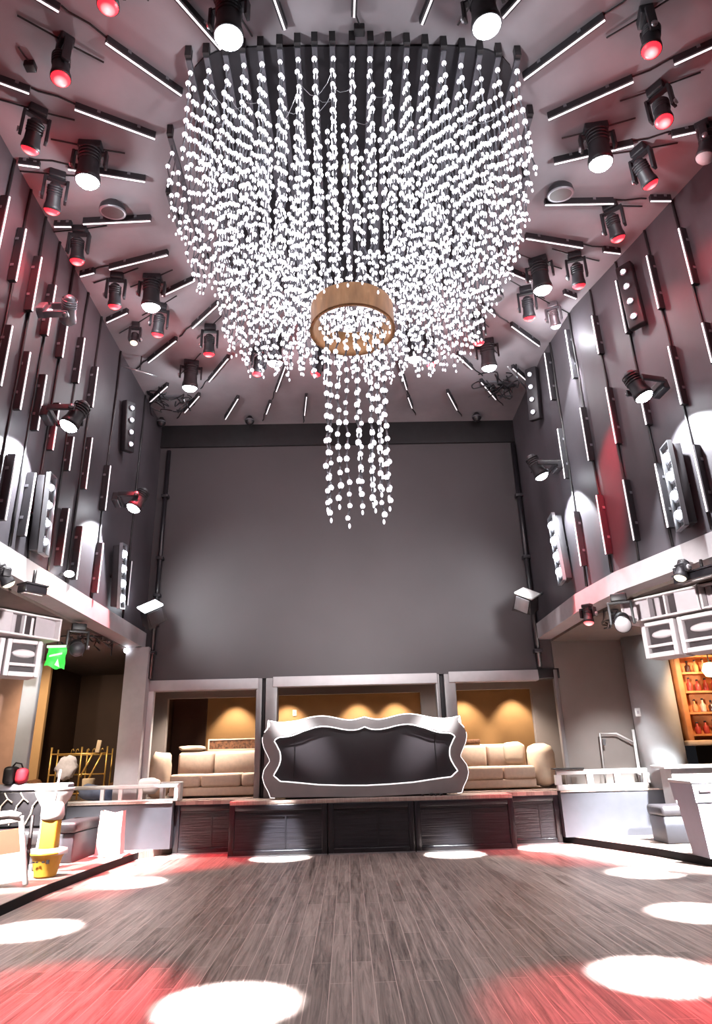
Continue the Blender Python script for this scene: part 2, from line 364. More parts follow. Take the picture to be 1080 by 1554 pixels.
# grey wings of the stage
o = MB().box(-5.5, -3.37, 13.82, 14.06, .12, DZ).build('stage_wing', ['greybin']); tag(o, 'plain grey platform front left of the black stage panels', 'platform', 'grey platform fronts'); M['wing'] = mat('grey_wing', (72, 72, 78), 0.4, var=0.06); o.data.materials[0] = M['wing']
MB().box(-5.5, -3.37, 13.80, 14.06, DZ - .02, DZ + .01).build('deck', 'deck', o)
o = MB().box(4.12, 9.0, 13.86, 14.1, .12, DZ).build('stage_wing', ['wing']); tag(o, 'plain grey platform front right of the black stage panels', 'platform', 'grey platform fronts')
MB().box(4.12, 9.0, 13.84, 14.33, DZ - .02, DZ + .01).build('deck', 'deck', o)
# ------------------------------------------------------------------ booth with ornate frame
BX, BYF = 0.34, 13.62
booth = thing('dj_booth', 'wide black booth with curvy silver baroque frame on the stage', 'booth', (BX, BYF, DZ))
outer = [(554.5, 1213), (480, 1213), (411, 1214), (408, 1205), (402, 1194), (399, 1183), (401, 1172), (407, 1163), (410.5, 1158), (407, 1150), (401, 1138), (398.6, 1127), (400, 1118), (405, 1111), (410.5, 1106), (410, 1101), (407, 1096), (414, 1098.5), (421.5, 1100), (432, 1100), (442, 1099), (450, 1098), (457.7, 1096), (465, 1094), (472, 1092), (482, 1090.4), (491, 1090), (500, 1091), (510, 1093), (519, 1095), (528.5, 1096.3), (535, 1096), (541, 1095), (548, 1093), (554.5, 1091.5)]
inner = [(554.5, 1195), (520, 1195), (484, 1194), (453, 1191), (436, 1189.5), (425.4, 1189), (420, 1184), (415, 1180), (420, 1172), (424, 1164), (426, 1157), (426, 1150), (425, 1144), (422, 1138), (419, 1132), (416, 1127.5), (420, 1124), (424, 1122), (430, 1121.6), (437, 1121), (445, 1119), (453, 1116), (461, 1112.5), (469, 1110), (478, 1107), (487.6, 1105.4), (497, 1105.6), (506.5, 1107), (518, 1109.5), (528.5, 1111), (537, 1111), (544, 1110), (549, 1108), (554.5, 1106)]
def cvt(p):
    q = aty(p[0], p[1], BYF); return (q.x, q.z - DZ)
cx_ = aty(554.5, 1150, BYF).x
zo = -min(cvt(p)[1] for p in outer)
def half(pl):
    r = [(-(cx_ - cvt(p)[0]), cvt(p)[1] + zo) for p in pl]
    r[0] = (0, r[0][1]); r[-1] = (0, r[-1][1]); return r + [(-x, z) for x, z in r[-2:0:-1]]
po, pi_ = half(outer), half(inner)
po = [(x, max(z, 0.0)) for x, z in po]
def resample(pl, n):
    L = [0]; N = len(pl)
    for i in range(N): L.append(L[-1] + math.hypot(pl[(i + 1) % N][0] - pl[i][0], pl[(i + 1) % N][1] - pl[i][1]))
    out = []
    for k in range(n):
        t = L[-1] * k / n; i = max(j for j in range(N) if L[j] <= t + 1e-9); f = (t - L[i]) / max(1e-9, L[i + 1] - L[i])
        a, b = pl[i], pl[(i + 1) % N]; out.append((a[0] + (b[0] - a[0]) * f, a[1] + (b[1] - a[1]) * f))
    return out
NN = 240
ro, ri = resample(po, NN), resample(pi_, NN)
# match by angle from the centre so that the band does not twist
def ang_match(ro, pl):
    out = []; N = len(pl); best0 = None; j = 0
    for p in ro:
        sx = 0.8; q = min(range(N), key=lambda k: (pl[k][0] - p[0]) ** 2 + (pl[k][1] - p[1]) ** 2); out.append(pl[q])
    return out
ri_m = ri
mb = MB(); vs = []; fs = []
for (a, b) in zip(ro, ri_m):
    vs += [(a[0], -.04, a[1]), (a[0] * .0 + a[0] * .96 + b[0] * .04, -.08, a[1] * .96 + b[1] * .04), (b[0] * .94 + a[0] * .06, -.08, b[1] * .94 + a[1] * .06), (b[0], -.03, b[1]), (b[0], .06, b[1]), (a[0], .22, a[1])]
for i in range(NN):
    j = (i + 1) % NN
    for k in range(6): fs.append((i * 6 + k, j * 6 + k, j * 6 + (k + 1) % 6, i * 6 + (k + 1) % 6))
mb._add(vs, fs, False); fr = mb.build('frame', 'silver', booth)
mb = MB(); mb.tube([(p[0], -.085, p[1]) for p in [(x * .995, z * .995 + .004) for x, z in ri_m]], .012, 6, closed=True); mb.build('edge_light', 'edgeled', fr)
top = [p for p in ro if p[1] > 1.05]
tp = sorted([p for p in ro if p[1] > 1.18], key=lambda p: p[0])
mb = MB(); mb.tube([(p[0], -.06, p[1] + .004) for p in tp], .013, 6); mb.build('edge_light', 'edgeled', fr)
for sgn in (-1, 1):
    sd = sorted([p for p in ro if p[0] * sgn > 1.7 and .03 < p[1] < 1.16], key=lambda p: p[1])
    mb = MB(); mb.tube([(p[0], -.05, p[1]) for p in sd], .009, 6); mb.build('edge_light', 'edgeled', fr)
M['boothface'] = mat('booth_face', (48, 44, 48), 0.4, var=0.08, scale=2)
mb = MB(); mb.prism([(x * .985, .012 + z * .975) for x, z in ro], .02, .10); mb.build('front_panel', 'boothface', booth)
mb = MB(); mb.box(-1.385, -1.37, .008, .03, .16, 1.12); mb.box(1.37, 1.385, .008, .03, .16, 1.12); mb.build('seam', 'black', booth)
mb = MB(); mb.box(-1.55, 1.55, .10, .55, 0.0, .98, bev=.02); mb.build('counter', 'black', booth)
for k, (dx, s) in enumerate(((1.05, .03), (1.22, .045), (1.3, .03), (1.4, .04))):
    q = MB().ball((0, 0, s * .6), s, 1, (1.2, .8, .6)).build('clip', 'black', None, (BX + dx, SY + .06 + .015 * k, DZ)); tag(q, 'small black clip lying at the right foot of the booth', 'clip', 'small black clips at the booth')
# ------------------------------------------------------------------ lounge seats
def sofa(name, label, x0, x1, y0, splits, backs, arm):
    t = thing(name, label, 'sofa', ((x0 + x1) / 2, y0, DZ + .01)); c = (x0 + x1) / 2
    mb = MB(); mb.box(x0 - c, x1 - c, .04, .9, 0.03, .2, bev=.02); mb.build('base', 'beige', t)
    for a, b in zip(splits, splits[1:]): MB().box(a - c + .008, b - c - .008, 0, .68, .2, .46, bev=.05).build('seat_cushion', 'beige', t)
    for a, b in zip(backs, backs[1:]): MB().box(a - c + .008, b - c - .008, .62, .88, .42, .90, bev=.06).build('back_cushion', 'beige', t)
    mb = MB(); mb.box(x0 - c, x1 - c, .84, .98, .03, .92, bev=.03); mb.build('back_rail', 'cream', t)
    if arm == 'l': MB().box(x0 - c - .2, x0 - c, .0, .95, 0.03, .62, bev=.06).build('armrest', 'beige', t)
    elif arm: MB().box(x1 - c + .01, x1 - c + .52, .1, .95, 0.03, .9, bev=.2).build('armrest', 'cream', t)
    return t
sofa('sofa', 'beige cushioned sofa in the left opening behind the stage', -3.75, -1.95, 14.95, (-3.75, -3.1, -2.25, -1.95), (-3.75, -2.95, -1.95), None)
sofa('sofa', 'beige cushioned sofa in the right opening behind the stage', 2.3, 3.98, 14.95, (2.3, 3.3, 3.98), (2.3, 3.1, 3.98), 'r')
def pillow(name, label, cat, loc, sx, sz, sy, m, rot=(0, 0, 0), lump=0.0, sub=3):
    mb = MB(); vs, fs = ICO[sub]; rnd = random.Random(hash(label) % 1000 if False else len(label))
    ph = [rnd.uniform(0, 6) for _ in range(4)]
    def sq(t, e): return math.copysign(abs(t) ** e, t)
    pts = []
    for x, y, z in vs:
        k = 1 + lump * (math.sin(5 * x + ph[0]) * math.cos(4 * z + ph[1]) + .6 * math.sin(9 * z + 6 * y + ph[2]))
        pts.append((sq(x, .6) * sx / 2 * k, y * sy / 2 * k, sq(z, .6) * sz / 2 * k))
    mb._add(pts, fs, True); o = mb.build(name, m, None, loc); o.rotation_euler = rot; tag(o, label, cat); return o
pillow('bundled_cloth', 'lumpy cream bundle slumped at the left end of the left sofa', 'bundle', (-4.02, 15.2, DZ + .47), .46, .92, .4, 'cream', (0, .06, 0), .06)
pillow('crumpled_sheet', 'crumpled cream sheet lying along the back of the left sofa', 'sheet', (-3.5, 15.86, DZ + 1.0), .6, .12, .2, 'cream', (0, 0, 0), .08)
pillow('cushion', 'round pale cushion leaning on the back of the right sofa', 'cushion', (3.66, 15.42, DZ + .73), .46, .48, .14, 'cream', (-.2, 0, 0), .03)
t = thing('framed_panel', 'brown mottled panel in a pale frame propped on the left sofa back', 'panel', (-2.55, 15.86, DZ + .94))
MB().box(-.58, .58, -.02, .02, .02, .24).build('panel', 'leopard', t)
mb = MB(); mb.box(-.6, .6, -.03, .03, 0, .03); mb.box(-.6, .6, -.03, .03, .22, .25); mb.box(.57, .6, -.03, .03, .03, .22); mb.box(-.6, -.57, -.03, .03, .03, .22); mb.build('frame', 'cream', t)
o = MB().box(-.26, .26, -.1, .1, 0, .1, bev=.03).build('folded_cloth', 'leopard', None, (2.75, 15.85, DZ + .94)); tag(o, 'dark folded cloth lying on the right sofa back beside the booth', 'cloth')
def switch(label, p, n, m='white'):
    t = thing('wall_switch', label, 'switch', p); t.rotation_euler = (0, 0, math.atan2(n[1], n[0]) + PI / 2)
    MB().box(-.055, .055, -.02, 0, -.08, .08, bev=.01).build('plate', m, t); MB().box(-.02, .02, -.028, -.018, -.03, .03).build('rocker', 'shade_grey', t)
switch('small pale switch on the ochre wall above the booth', aty(447, 1082, 18.4), (0, -1, 0))
switch('small pale switch on the dark brown wall of the left recess', aty(92, 1075, 18.2), (0, -1, 0))
switch('small white switch on the pale rounded column at right', aty(967, 1081, 13.73), (0, -1, 0))
# lounge lighting: warm downlights grazing the back wall
for x in (-2.95, -1.55, .30, 1.3, 3.1, 4.45):
    l = spot((x, 17.85, 3.46), (x, 18.25, 1.6), 180, 78, (1.0, .78, .55), .6, .05, 'warm_downlight')
for x in (-3.2, 3.4):  # added spots without fixtures to brighten the sofas
    l = spot((x, 15.3, 3.46), (x, 15.4, 1.0), 640, 115, (1.0, .86, .74), .6, .08, 'sofa_fill')
# ------------------------------------------------------------------ light bars on ceiling and walls
CC = Vector((.2, 7.35, 0))
cbars_left = [((57, 0), (89, 19)), ((160, 66), (275, 146)), ((0, 127), (44, 143)), ((113, 167), (235, 212)), ((0, 247), (45, 253)), ((103, 258), (220, 277)), ((126, 341), (228, 336)), ((166, 410), (254, 388)), ((39, 345), (71, 345)), ((101, 426), (124, 420)), ((143, 499), (193, 476)), ((246, 450), (293, 428)), ((292, 499), (330, 464)), ((225, 551), (267, 518)), ((224, 614), (254, 587)), ((317, 580), (346, 545)), ((280, 627), (302, 602)), ((342, 637), (361, 606)), ((404, 629), (410, 613)), ((419, 595), (433, 557)), ((462, 631), (465, 603))]
cbars_top = [((268, 0), (335, 76)), ((416, 0), (432, 46)), ((538, 0), (537, 27)), ((655, 0), (640, 38)), ((788, 0), (763, 28))]
cbars_right = [((795, 122), (918, 31)), ((832, 183), (961, 125)), ((1023, 99), (1080, 73)), ((1020, 209), (1080, 196)), ((841, 250), (961, 222)), ((827, 312), (931, 310)), ((987, 306), (1018, 306)), ((798, 363), (884, 377)), ((916, 383), (941, 386)), ((760, 409), (805, 428)), ((858, 448), (874, 454)), ((728, 462), (750, 479)), ((776, 496), (818, 526)), ((693, 540), (716, 561)), ((730, 581), (752, 607)), ((778, 560), (802, 581)), ((679, 597), (693, 623)), ((605, 552), (617, 592)), ((619, 604), (625, 620))]
def light_bar(p, q, n, label, group, strip='ledstrip', depth=.11, cable=True, wdt=.03, name='light_bar'):
    """p, q: ends of the lit edge; n: unit vector from surface into the room; surface lies depth+.02 behind the edge"""
    mid = (p + q) / 2; ax = (q - p); L = ax.length; ax.normalize(); n = Vector(n); n = (n - ax * n.dot(ax)).normalized(); s = ax.cross(n)
    t = thing(name, label, 'light bar', mid - n * depth, None, group)
    mx = Matrix(((ax.x, s.x, n.x), (ax.y, s.y, n.y), (ax.z, s.z, n.z))).to_4x4()
    MB().box(-L / 2, L / 2, -wdt, wdt, 0, depth - .012, mx).build('housing', 'housing', t)
    MB().box(-L / 2, L / 2, -wdt * .32, wdt * .32, depth - .012, depth, mx).build('lit_strip', strip, t)
    for k in (-.28, .22): MB().box(L * k - .02, L * k + .02, -wdt * 1.25, wdt * 1.25, 0, depth * .4, mx).build('bracket', 'alu', t)
    end = mid + ax * (L / 2 + .55)
    if cable and LX + .02 < end.x < rwall_x(end.y) - .02 and end.y < BY - .1:
        c = MB().tube([mx @ Vector((L / 2 + .0, 0, .014)), mx @ Vector((L / 2 + .2, .02, .014)), mx @ Vector((L / 2 + .42, -.01, .014)), mx @ Vector((L / 2 + .5, 0, .013))], .012, 5).build('cable', 'black', t)
    return t
def ceiling_bar(a, b, label):
    p, q = atz(a[0], a[1], CZ - .11), atz(b[0], b[1], CZ - .11)
    # radial direction, outer end last
    if (p - CC).xy.length > (q - CC).xy.length: p, q = q, p
    if a[1] < 1 or b[1] < 1 or a[0] < 1 or a[0] > 1079 or b[0] > 1079 or b[0] < 1:   # runs on past the frame
        d = (q - p).normalized(); q = p + d * max((q - p).length, 1.25)
    d = (q - p).normalized()
    for _ in range(60):
        if q.x < LX + .07: q += Vector((.03, 0, 0)) if False else -d * .03
        if q.x > rwall_x(q.y) - .09: q -= d * .03
        if (q - p).length < .25: p -= d * .03
    return light_bar(p, q, (0, 0, -1), label, 'light bars on the ceiling', name='ceiling_light_bar')
key = lambda ab: atz((ab[0][0] + ab[1][0]) / 2, (ab[0][1] + ab[1][1]) / 2, CZ).y
cbars_left.sort(key=key); cbars_right.sort(key=key)
for k, (a, b) in enumerate(cbars_left): ceiling_bar(a, b, f'slim white light bar on the left ceiling, {ORD[k]} counted from the camera side')
for k, (a, b) in enumerate(cbars_top): ceiling_bar(a, b, f'slim white light bar in front of the chandelier, {ORD[k]} from the left')
for k, (a, b) in enumerate(cbars_right): ceiling_bar(a, b, f'slim white light bar on the right ceiling, {ORD[k]} counted from the camera side')
wl = [((14, 296), (0, 384)), ((39, 345), (27, 429)), ((64, 390), (50, 472)), ((85, 432), (74, 510)), ((104, 470), (98, 546)), ((128, 511), (121, 583)), ((148, 555), (143, 620)), ((18, 492), (5, 588)), ((45, 532), (34, 624)), ((70, 567), (60, 655)), ((23, 687), (13, 792)), ((53, 716), (42, 815)), ((90, 610), (83, 685)), ((112, 662), (107, 715)), ((139, 662), (133, 744)), ((104, 770), (96, 860)), ((126, 798), (118, 880)), ((157, 824), (149, 900)), ((167, 705), (162, 776)), ((199, 850), (196, 920))]
wr = [((980, 388), (998, 468)), ((1028, 347), (1050, 430)), ((932, 427), (950, 504)), ((1064, 490), (1079, 550)), ((1012, 526), (1033, 613)), ((917, 589), (935, 672)), ((965, 575), (980, 644)), ((944, 728), (961, 820)), ((992, 704), (1013, 800)), ((1048, 676), (1073, 776)), ((896, 480), (908, 536)), ((824, 538), (837, 605)), ((856, 502), (869, 573)), ((878, 620), (893, 698)), ((844, 652), (857, 725)), ((902, 753), (920, 840)), ((867, 778), (882, 858))]
def wall_bars(lst, f, side):
    res = []
    for a, b in lst:
        p, q = f(a[0], a[1], .12), f(b[0], b[1], .12)
        y = (p.y + q.y) / 2; x = (p.x + q.x) / 2; ztop = min(max(p.z, q.z), CZ - .12); zb = min(p.z, q.z)
        if ztop - zb < .5: zb = ztop - .8
        res.append((y, Vector((x, y, ztop)), Vector((x, y, zb))))
    res.sort(key=lambda r: (-round(r[1].z / .9), r[0]))
    cols = []
    rows = {}
    for y, p, q in res:
        n = Vector((1, 0, 0)) if side == 'left' else rwall_n(y)
        row = 'upper' if p.z > 7.6 else ('middle' if p.z > 6.1 else 'lower')
        k = rows.get(row, 0); rows[row] = k + 1
        dim = 'leddim' if q.y > 11.8 else 'ledstrip'
        light_bar(p, q, n, f'upright white light bar on the {side} wall, {row} row, {ORD[k]} from the camera', f'light bars on the {side} wall', dim, cable=False, name='wall_mounted_light_bar')
        cols.append(y + .1)
    cols.sort(); u = []
    for c in cols:
        if not u or c - u[-1] > .42: u.append(c)
    for k, c in enumerate(u):
        x = LX + .015 if side == 'left' else rwall_x(c) - .015
        mb = MB(); pts = []
        z = 4.3
        while z < CZ - .02:
            pts.append((random.uniform(-.008, .008), random.uniform(-.012, .012), z)); z += .45
        pts.append((0, 0, CZ - .02)); mb.tube(pts, .022, 6)
        o = mb.build('wall_cable', 'black', None, (x, c, 0)); tag(o, f'black cable run up the {side} wall, {ORD[k]} from the camera', 'cable', f'cables on the {side} wall')
wall_bars(wl, on_left, 'left'); wall_bars(wr, on_right, 'right')
# ------------------------------------------------------------------ lamps
def head_mesh(mx, r, L, back):
    mb = MB()
    mb.lathe([(r * .35, L * .55), (r * .62, L * .5), (r * .8, L * .3), (r * .86, 0), (r * .9, -L * .2), (r, -L * .3), (r * 1.04, -L * .36), (r * 1.04, -L * .46), (r * .93, -L * .46), (r * .90, -L * .42)], 24, mx, cap=True)
    for k in range(4):
        z = L * (.08 + .09 * k); mb.lathe([(r * .88, z), (r * .94, z + .006), (r * .94, z + .02), (r * .84, z + .026)], 20, mx, cap=False)
    return mb
LENS = {}
def lamp(kind, lens_p, target, mount, label, group, r, watts, ang, col, blend=.25, lens='lamp', body='housing'):
    """mount: ('ceiling',) or ('wall', normal)"""
    lens_p = Vector(lens_p); d = (Vector(target) - lens_p).normalized(); L = r * 3.2
    piv = lens_p - d * (L * .42)
    n = Vector(mount[1]) if mount[0] == 'wall' else Vector((0, 0, -1))
    if mount[0] == 'ceiling': base = Vector((piv.x, piv.y, CZ))
    elif mount[0] == 'rail': base = Vector((piv.x, piv.y, mount[2])); n = Vector((0, 0, -1))
    else: base = piv - n * mount[2]
    cat = 'spotlight'
    t = thing(kind, label, cat, base, None, group); dist = (piv - base).length
    s = d.cross(n)
    if s.length < .05: s = Vector((1, 0, 0)) - n * n.x
    s.normalize(); e = n.cross(s)
    mx = Matrix(((s.x, e.x, n.x), (s.y, e.y, n.y), (s.z, e.z, n.z))).to_4x4()
    a = r * 1.25; h0 = min(.12, dist * .35)
    MB().box(-r * .9, r * .9, -r * .65, r * .65, 0, h0, mx, bev=.015).build('base', body, t)
    mb = MB(); mb.box(-a, a, -.03, .03, h0, h0 + .03, mx)
    for sg in (-1, 1): mb.box(sg * a - .018, sg * a + .018, -.045, .045, h0, dist + .04, mx, bev=.006)
    mb.build('yoke', body, t)
    mb = MB(); hm = aim_mx(d, (0, 0, 0))
    hd = head_mesh(hm, r * .92, L, 0).build('head', body, t, mx @ Vector((0, 0, dist)))
    mb = MB(); mb.lathe([(0.0001, -L * .46 - r * .5), (r * .35, -L * .46 - r * .46), (r * .62, -L * .46 - r * .33), (r * .82, -L * .46 - r * .12), (r * .88, -L * .46)], 20, hm, cap=False); mb.lathe([(0.0001, -L * .40), (r * .88, -L * .46)], 20, hm, cap=False)
    # lens keeps its own origin so that its glow centres on it
    c = hm @ Vector((0, 0, -L * .46)); mb.v = [tuple(Vector(v) - c) for v in mb.v]
    mb.build('lens', lens, hd, c)
    mb = MB(); q = mx @ Vector((a + .02, 0, dist)); mb.lathe([(.035, -.02), (.035, .02)], 12, mx @ Matrix.Translation((a + .02, 0, dist)) @ Matrix.Rotation(PI / 2, 4, 'Y')); mb.build('knob', 'steel', t)
    if mount[0] == 'ceiling':
        rad = Vector((base.x - CC.x, base.y - CC.y, 0)).normalized(); k = MB()
        k.tube([rad * -.42 + Vector((0, 0, -.02)), rad * -.1 + Vector((0, 0, -.03)), rad * .25 + Vector((0, 0, -.02)), rad * .5 + Vector((0, 0, -.015))], .011, 5); k.build('cable', 'black', t)
    if watts and mount[0] == 'ceiling':
        pl = bpy.data.lights.new('lens_spill', 'POINT'); pl.energy = 9 if lens == 'red' else 42; pl.color = col if lens != 'red' else (1, .05, .07); pl.shadow_soft_size = .05
        po = bpy.data.objects.new('lens_spill', pl); COL.objects.link(po); po.location = lens_p + d * (.08 + r * .6) + Vector((0, 0, -.03))
    if watts:
        sp = spot(Vector(lens_p) + d * (.04 + r * .5), target, watts, ang, col, blend, r * .35)
    return t
WC = (.93, .97, 1.0); SPILL = []; RC = (1.0, .035, .06)
POOLW = 34000
white = [((347, 55), (-.88, 5.6), 'left'), ((133, 273), (-3.39, 8.1), 'left'), ((229, 464), (-3.23, 10.94), 'left'), ((417, 549), (-1.23, 13.12), 'left'), ((288, 587), (-3.55, 13.72), 'left'),
         ((738, 38), (2.35, 5.94), 'right'), ((911, 246), (3.68, 7.96), 'right'), ((823, 438), (4.18, 10.5), 'right'), ((629, 543), (1.85, 12.95), 'right'), ((742, 556), (3.62, 13.43), 'right')]
cnt = {'left': 0, 'right': 0}
for pxy, tg, sd in white:
    p = atz(pxy[0], pxy[1], 8.75)
    lamp('moving_head_spotlight', p, (tg[0], tg[1], 0), ('ceiling',), f'dazzling white moving head light on the {sd} ceiling, {ORD[cnt[sd]]} from the camera', 'white moving head lights on the ceiling', .165, POOLW * 1.5, 7.4, WC, .45)
    cnt[sd] += 1
reds = [((164, 8), (-2.3, 5.6), 'left'), ((92, 118), (-2.29, 5.8), 'left'), ((46, 225), (-4.35, 6.9, 7.0), 'left'), ((79, 318), (-4.35, 8.0, 6.8), 'left'), ((117, 395), (-4, 10.5), 'left'), ((174, 463), (-4.2, 12.6), 'left'), ((239, 506), (-4.6, 13.2), 'left'), ((317, 536), (-2.7, 13.0), 'left'), ((390, 566), (-3.0, 13.1), 'left'), ((479, 566), (-3.6, 12.4), 'left'),
        ((988, 75), (2.0, 5.2), 'right'), ((1007, 183), (3.2, 5.2), 'right'), ((986, 278), (5.1, 7.2, 7.0), 'right'), ((937, 360), (4.7, 8.3, 6.8), 'right'), ((878, 432), (4.9, 12.0), 'right'), ((803, 481), (4.4, 12.9), 'right'), ((726, 519), (3.4, 13.3), 'right'), ((655, 552), (3.9, 12.2), 'right')]
cnt = {'left': 0, 'right': 0}
for pxy, tg, sd in reds:
    p = atz(pxy[0], pxy[1], 8.72)
    wall_ = len(tg) == 3
    lamp('par_spotlight', p, tg if wall_ else (tg[0], tg[1], 0), ('ceiling',), f'red glowing par light on the {sd} ceiling, {ORD[cnt[sd]]} from the camera', 'red par lights on the ceiling', .115, 110 if wall_ else 6000, 80 if wall_ else 17, RC, .8, 'red')
    cnt[sd] += 1
# small warm lamp and a camera dome
lamp('downlight', atz(203, 520, 8.85), (-3.6, 9.0, 0), ('ceiling',), 'small warm downlight among the red lamps on the left ceiling', None, .075, 0, 10, WC, .3, 'lampdim')
# wall lamps, cross-aimed at the opposite wall patches
def wlamp(px, side, tgt, label, w, ang):
    off = .55
    p = on_left(px[0], px[1], off) if side == 'left' else on_right(px[0], px[1], off)
    n = Vector((1, 0, 0)) if side == 'left' else rwall_n(p.y)
    lamp('moving_head_spotlight', p, tgt, ('wall', n, .46), label, 'white moving head lights on the side walls', .14, w, ang, WC, .3)
wlamp((105, 645), 'left', on_left(0, 790), 'dazzling white moving head on the left wall, nearer to the camera', 900, 86)
wlamp((203, 770), 'left', on_left(130, 880), 'dazzling white moving head on the left wall, at the stage corner', 850, 80)
wlamp((976, 600), 'right', on_right(1085, 755), 'dazzling white moving head on the right wall, nearer to the camera', 900, 86)
wlamp((821, 721), 'right', on_right(880, 820), 'dazzling white moving head on the right wall, at the stage corner', 850, 80)
# can light with bright reflector in the right ceiling corner and its counterpart on the left
lamp('can_spotlight', on_right(843, 494, .42), on_right(872, 640), ('ceiling',), 'silver can light glowing at the right ceiling corner', 'can lights in the ceiling corners', .10, 900, 40, WC, .5, 'cell', 'alu')
lamp('can_spotlight', on_left(103, 486, .5), on_left(92, 620), ('wall', (1, 0, 0), .42), 'unlit silver can light at the left ceiling corner', 'can lights in the ceiling corners', .12, 0, 40, WC, .5, 'steel', 'alu')
# round ceiling speakers
for (px, lab) in (((171, 320), 'round dark ceiling speaker left of the chandelier'), ((850, 293), 'round dark ceiling speaker right of the chandelier, near lamp'), ((748, 452), 'round dark ceiling speaker right of the chandelier, farther back')):
    p = atz(px[0], px[1], CZ - .15); t = thing('ceiling_speaker', lab, 'speaker', (p.x, p.y, CZ), None, 'round ceiling speakers')
    tl = Matrix.Translation((0, 0, -.16)) @ Matrix.Rotation(.25, 4, 'X')
    MB().lathe([(.1, .14), (.17, .08), (.19, 0), (.18, -.02)], 28, tl).build('shell', 'housing', t)
    MB().lathe([(.155, -.022), (.185, -.025), (.19, -.01), (.185, .004)], 28, tl, cap=False).build('rim', 'alu', t)
    MB().lathe([(0.0001, -.026), (.08, -.03), (.158, -.022)], 28, tl, cap=False).build('grille', 'slotdark', t)
    MB().tube([(0, 0, 0), (0, .01, -.06)], .02, 8).build('stem', 'alu', t)
# small dark domes near the back wall top
for px, lab in (((245, 637), 'small dark security dome high on the left of the back wall'), ((722, 622), 'small dark security dome high on the right of the back wall'), ((379, 633), 'small dark sensor at the top of the back wall')):
    p = aty(px[0], px[1], 13.9); t = thing('ceiling_security_dome', lab, 'security camera', (p.x, p.y, CZ), None, 'small domes near the back wall')
    dz = CZ - min(p.z, CZ - .12)
    MB().lathe([(.05, 0), (.05, -dz + .05)], 12).build('stem', 'black', t); MB().ball((0, 0, -dz), .11, 2).build('dome', 'blackgloss', t); MB().lathe([(.115, -dz - .01), (.12, -dz + .015), (.1, -dz + .03)], 20, cap=False).build('collar', 'alu', t)
# four-cell blinders
def blinder(label, p_top, p_bot, face, wall_dir, strength='cell', body_back=.16, r=.05, rim=True):
    p_top, p_bot = Vector(p_top), Vector(p_bot); mid = (p_top + p_bot) / 2; ax = (p_bot - p_top); L = ax.length * 4 / 3 + .04; ax.normalize()
    n = Vector(face); n = (n - ax * n.dot(ax)).normalized(); s = ax.cross(n)
    mx = Matrix(((s.x, ax.x, n.x), (s.y, ax.y, n.y), (s.z, ax.z, n.z))).to_4x4()
    t = thing('blinder_light', label, 'stage light', mid, None, 'four-lamp blinder lights')
    h = MB(); h.box(-.13, .13, -L / 2, L / 2, -body_back, -.03, mx, bev=.02); h.build('housing', 'housing', t)
    if rim:
        mb = MB()
        for sg in (-1, 1): mb.box(sg * .145 - .01, sg * .145 + .01, -L / 2 - .03, L / 2 + .03, -.03, .03, mx)
        mb.box(-.145, .145, -L / 2 - .04, -L / 2 - .02, -.03, .03, mx); mb.box(-.145, .145, L / 2 + .02, L / 2 + .04, -.03, .03, mx); mb.build('bracket', 'steel', t)
    for k in range(4):
        y = (k - 1.5) * (p_bot - p_top).length / 3
        c = MB(); c.lathe([(r * 1.5, -.03), (r * 1.6, .0), (r * 1.05, -.005)], 16, mx @ Matrix.Translation((0, y, 0)), cap=False); cc = c.build('reflector', 'alu', t)
        c = MB(); c.lathe([(0.0001, r), (r * .5, r * .87), (r * .87, r * .5), (r, .0)], 16, mx @ Matrix.Translation((0, y, 0)), cap=False); c.build('bulb', strength, cc)
    # fixing arm to the wall
    wd = Vector(wall_dir); MB().tube([mx @ Vector((0, 0, -body_back)), mx @ Vector((0, 0, -body_back)) + wd], .03, 8).build('fixing_arm', 'black', t)
    return t
off = .22
fL = Vector((.75, -.65, -.15)); fR = Vector((-.75, -.65, -.15))
blinder('four-lamp blinder high on the right wall, dark with four dots', on_right(945, 412, off), on_right(961, 479, off), fR, (.12, .06, 0), r=.036, rim=False)
blinder('four-lamp blinder high in the right stage corner', on_right(803, 568, off), on_right(808, 625, off), fR, (.12, .06, 0), r=.036, rim=False)
blinder('four-lamp blinder high in the left stage corner', on_left(201, 619, off), on_left(199, 674, off), Vector((.9, -.4, -.15)), (-.12, .06, 0), r=.036, rim=False)
blinder('four-lamp blinder low on the left wall beside the white fascia', on_left(77, 740, off), on_left(68, 822, off), Vector((1, .12, -.08)), (-.1, 0, 0))
blinder('four-lamp blinder low in the left stage corner', on_left(187, 841, off), on_left(184, 908, off), Vector((1, .05, -.08)), (-.1, .03, 0), r=.075)
blinder('four-lamp blinder low in the right stage corner', on_right(838, 798, off), on_right(850, 868, off), Vector((-1, .0, -.08)), (.1, .03, 0), r=.085)
blinder('four-lamp blinder low on the right wall, nearest the camera', on_right(1013, 694, off), on_right(1031, 781, off), Vector((-1, .1, -.08)), (.1, .02, 0), r=.07)
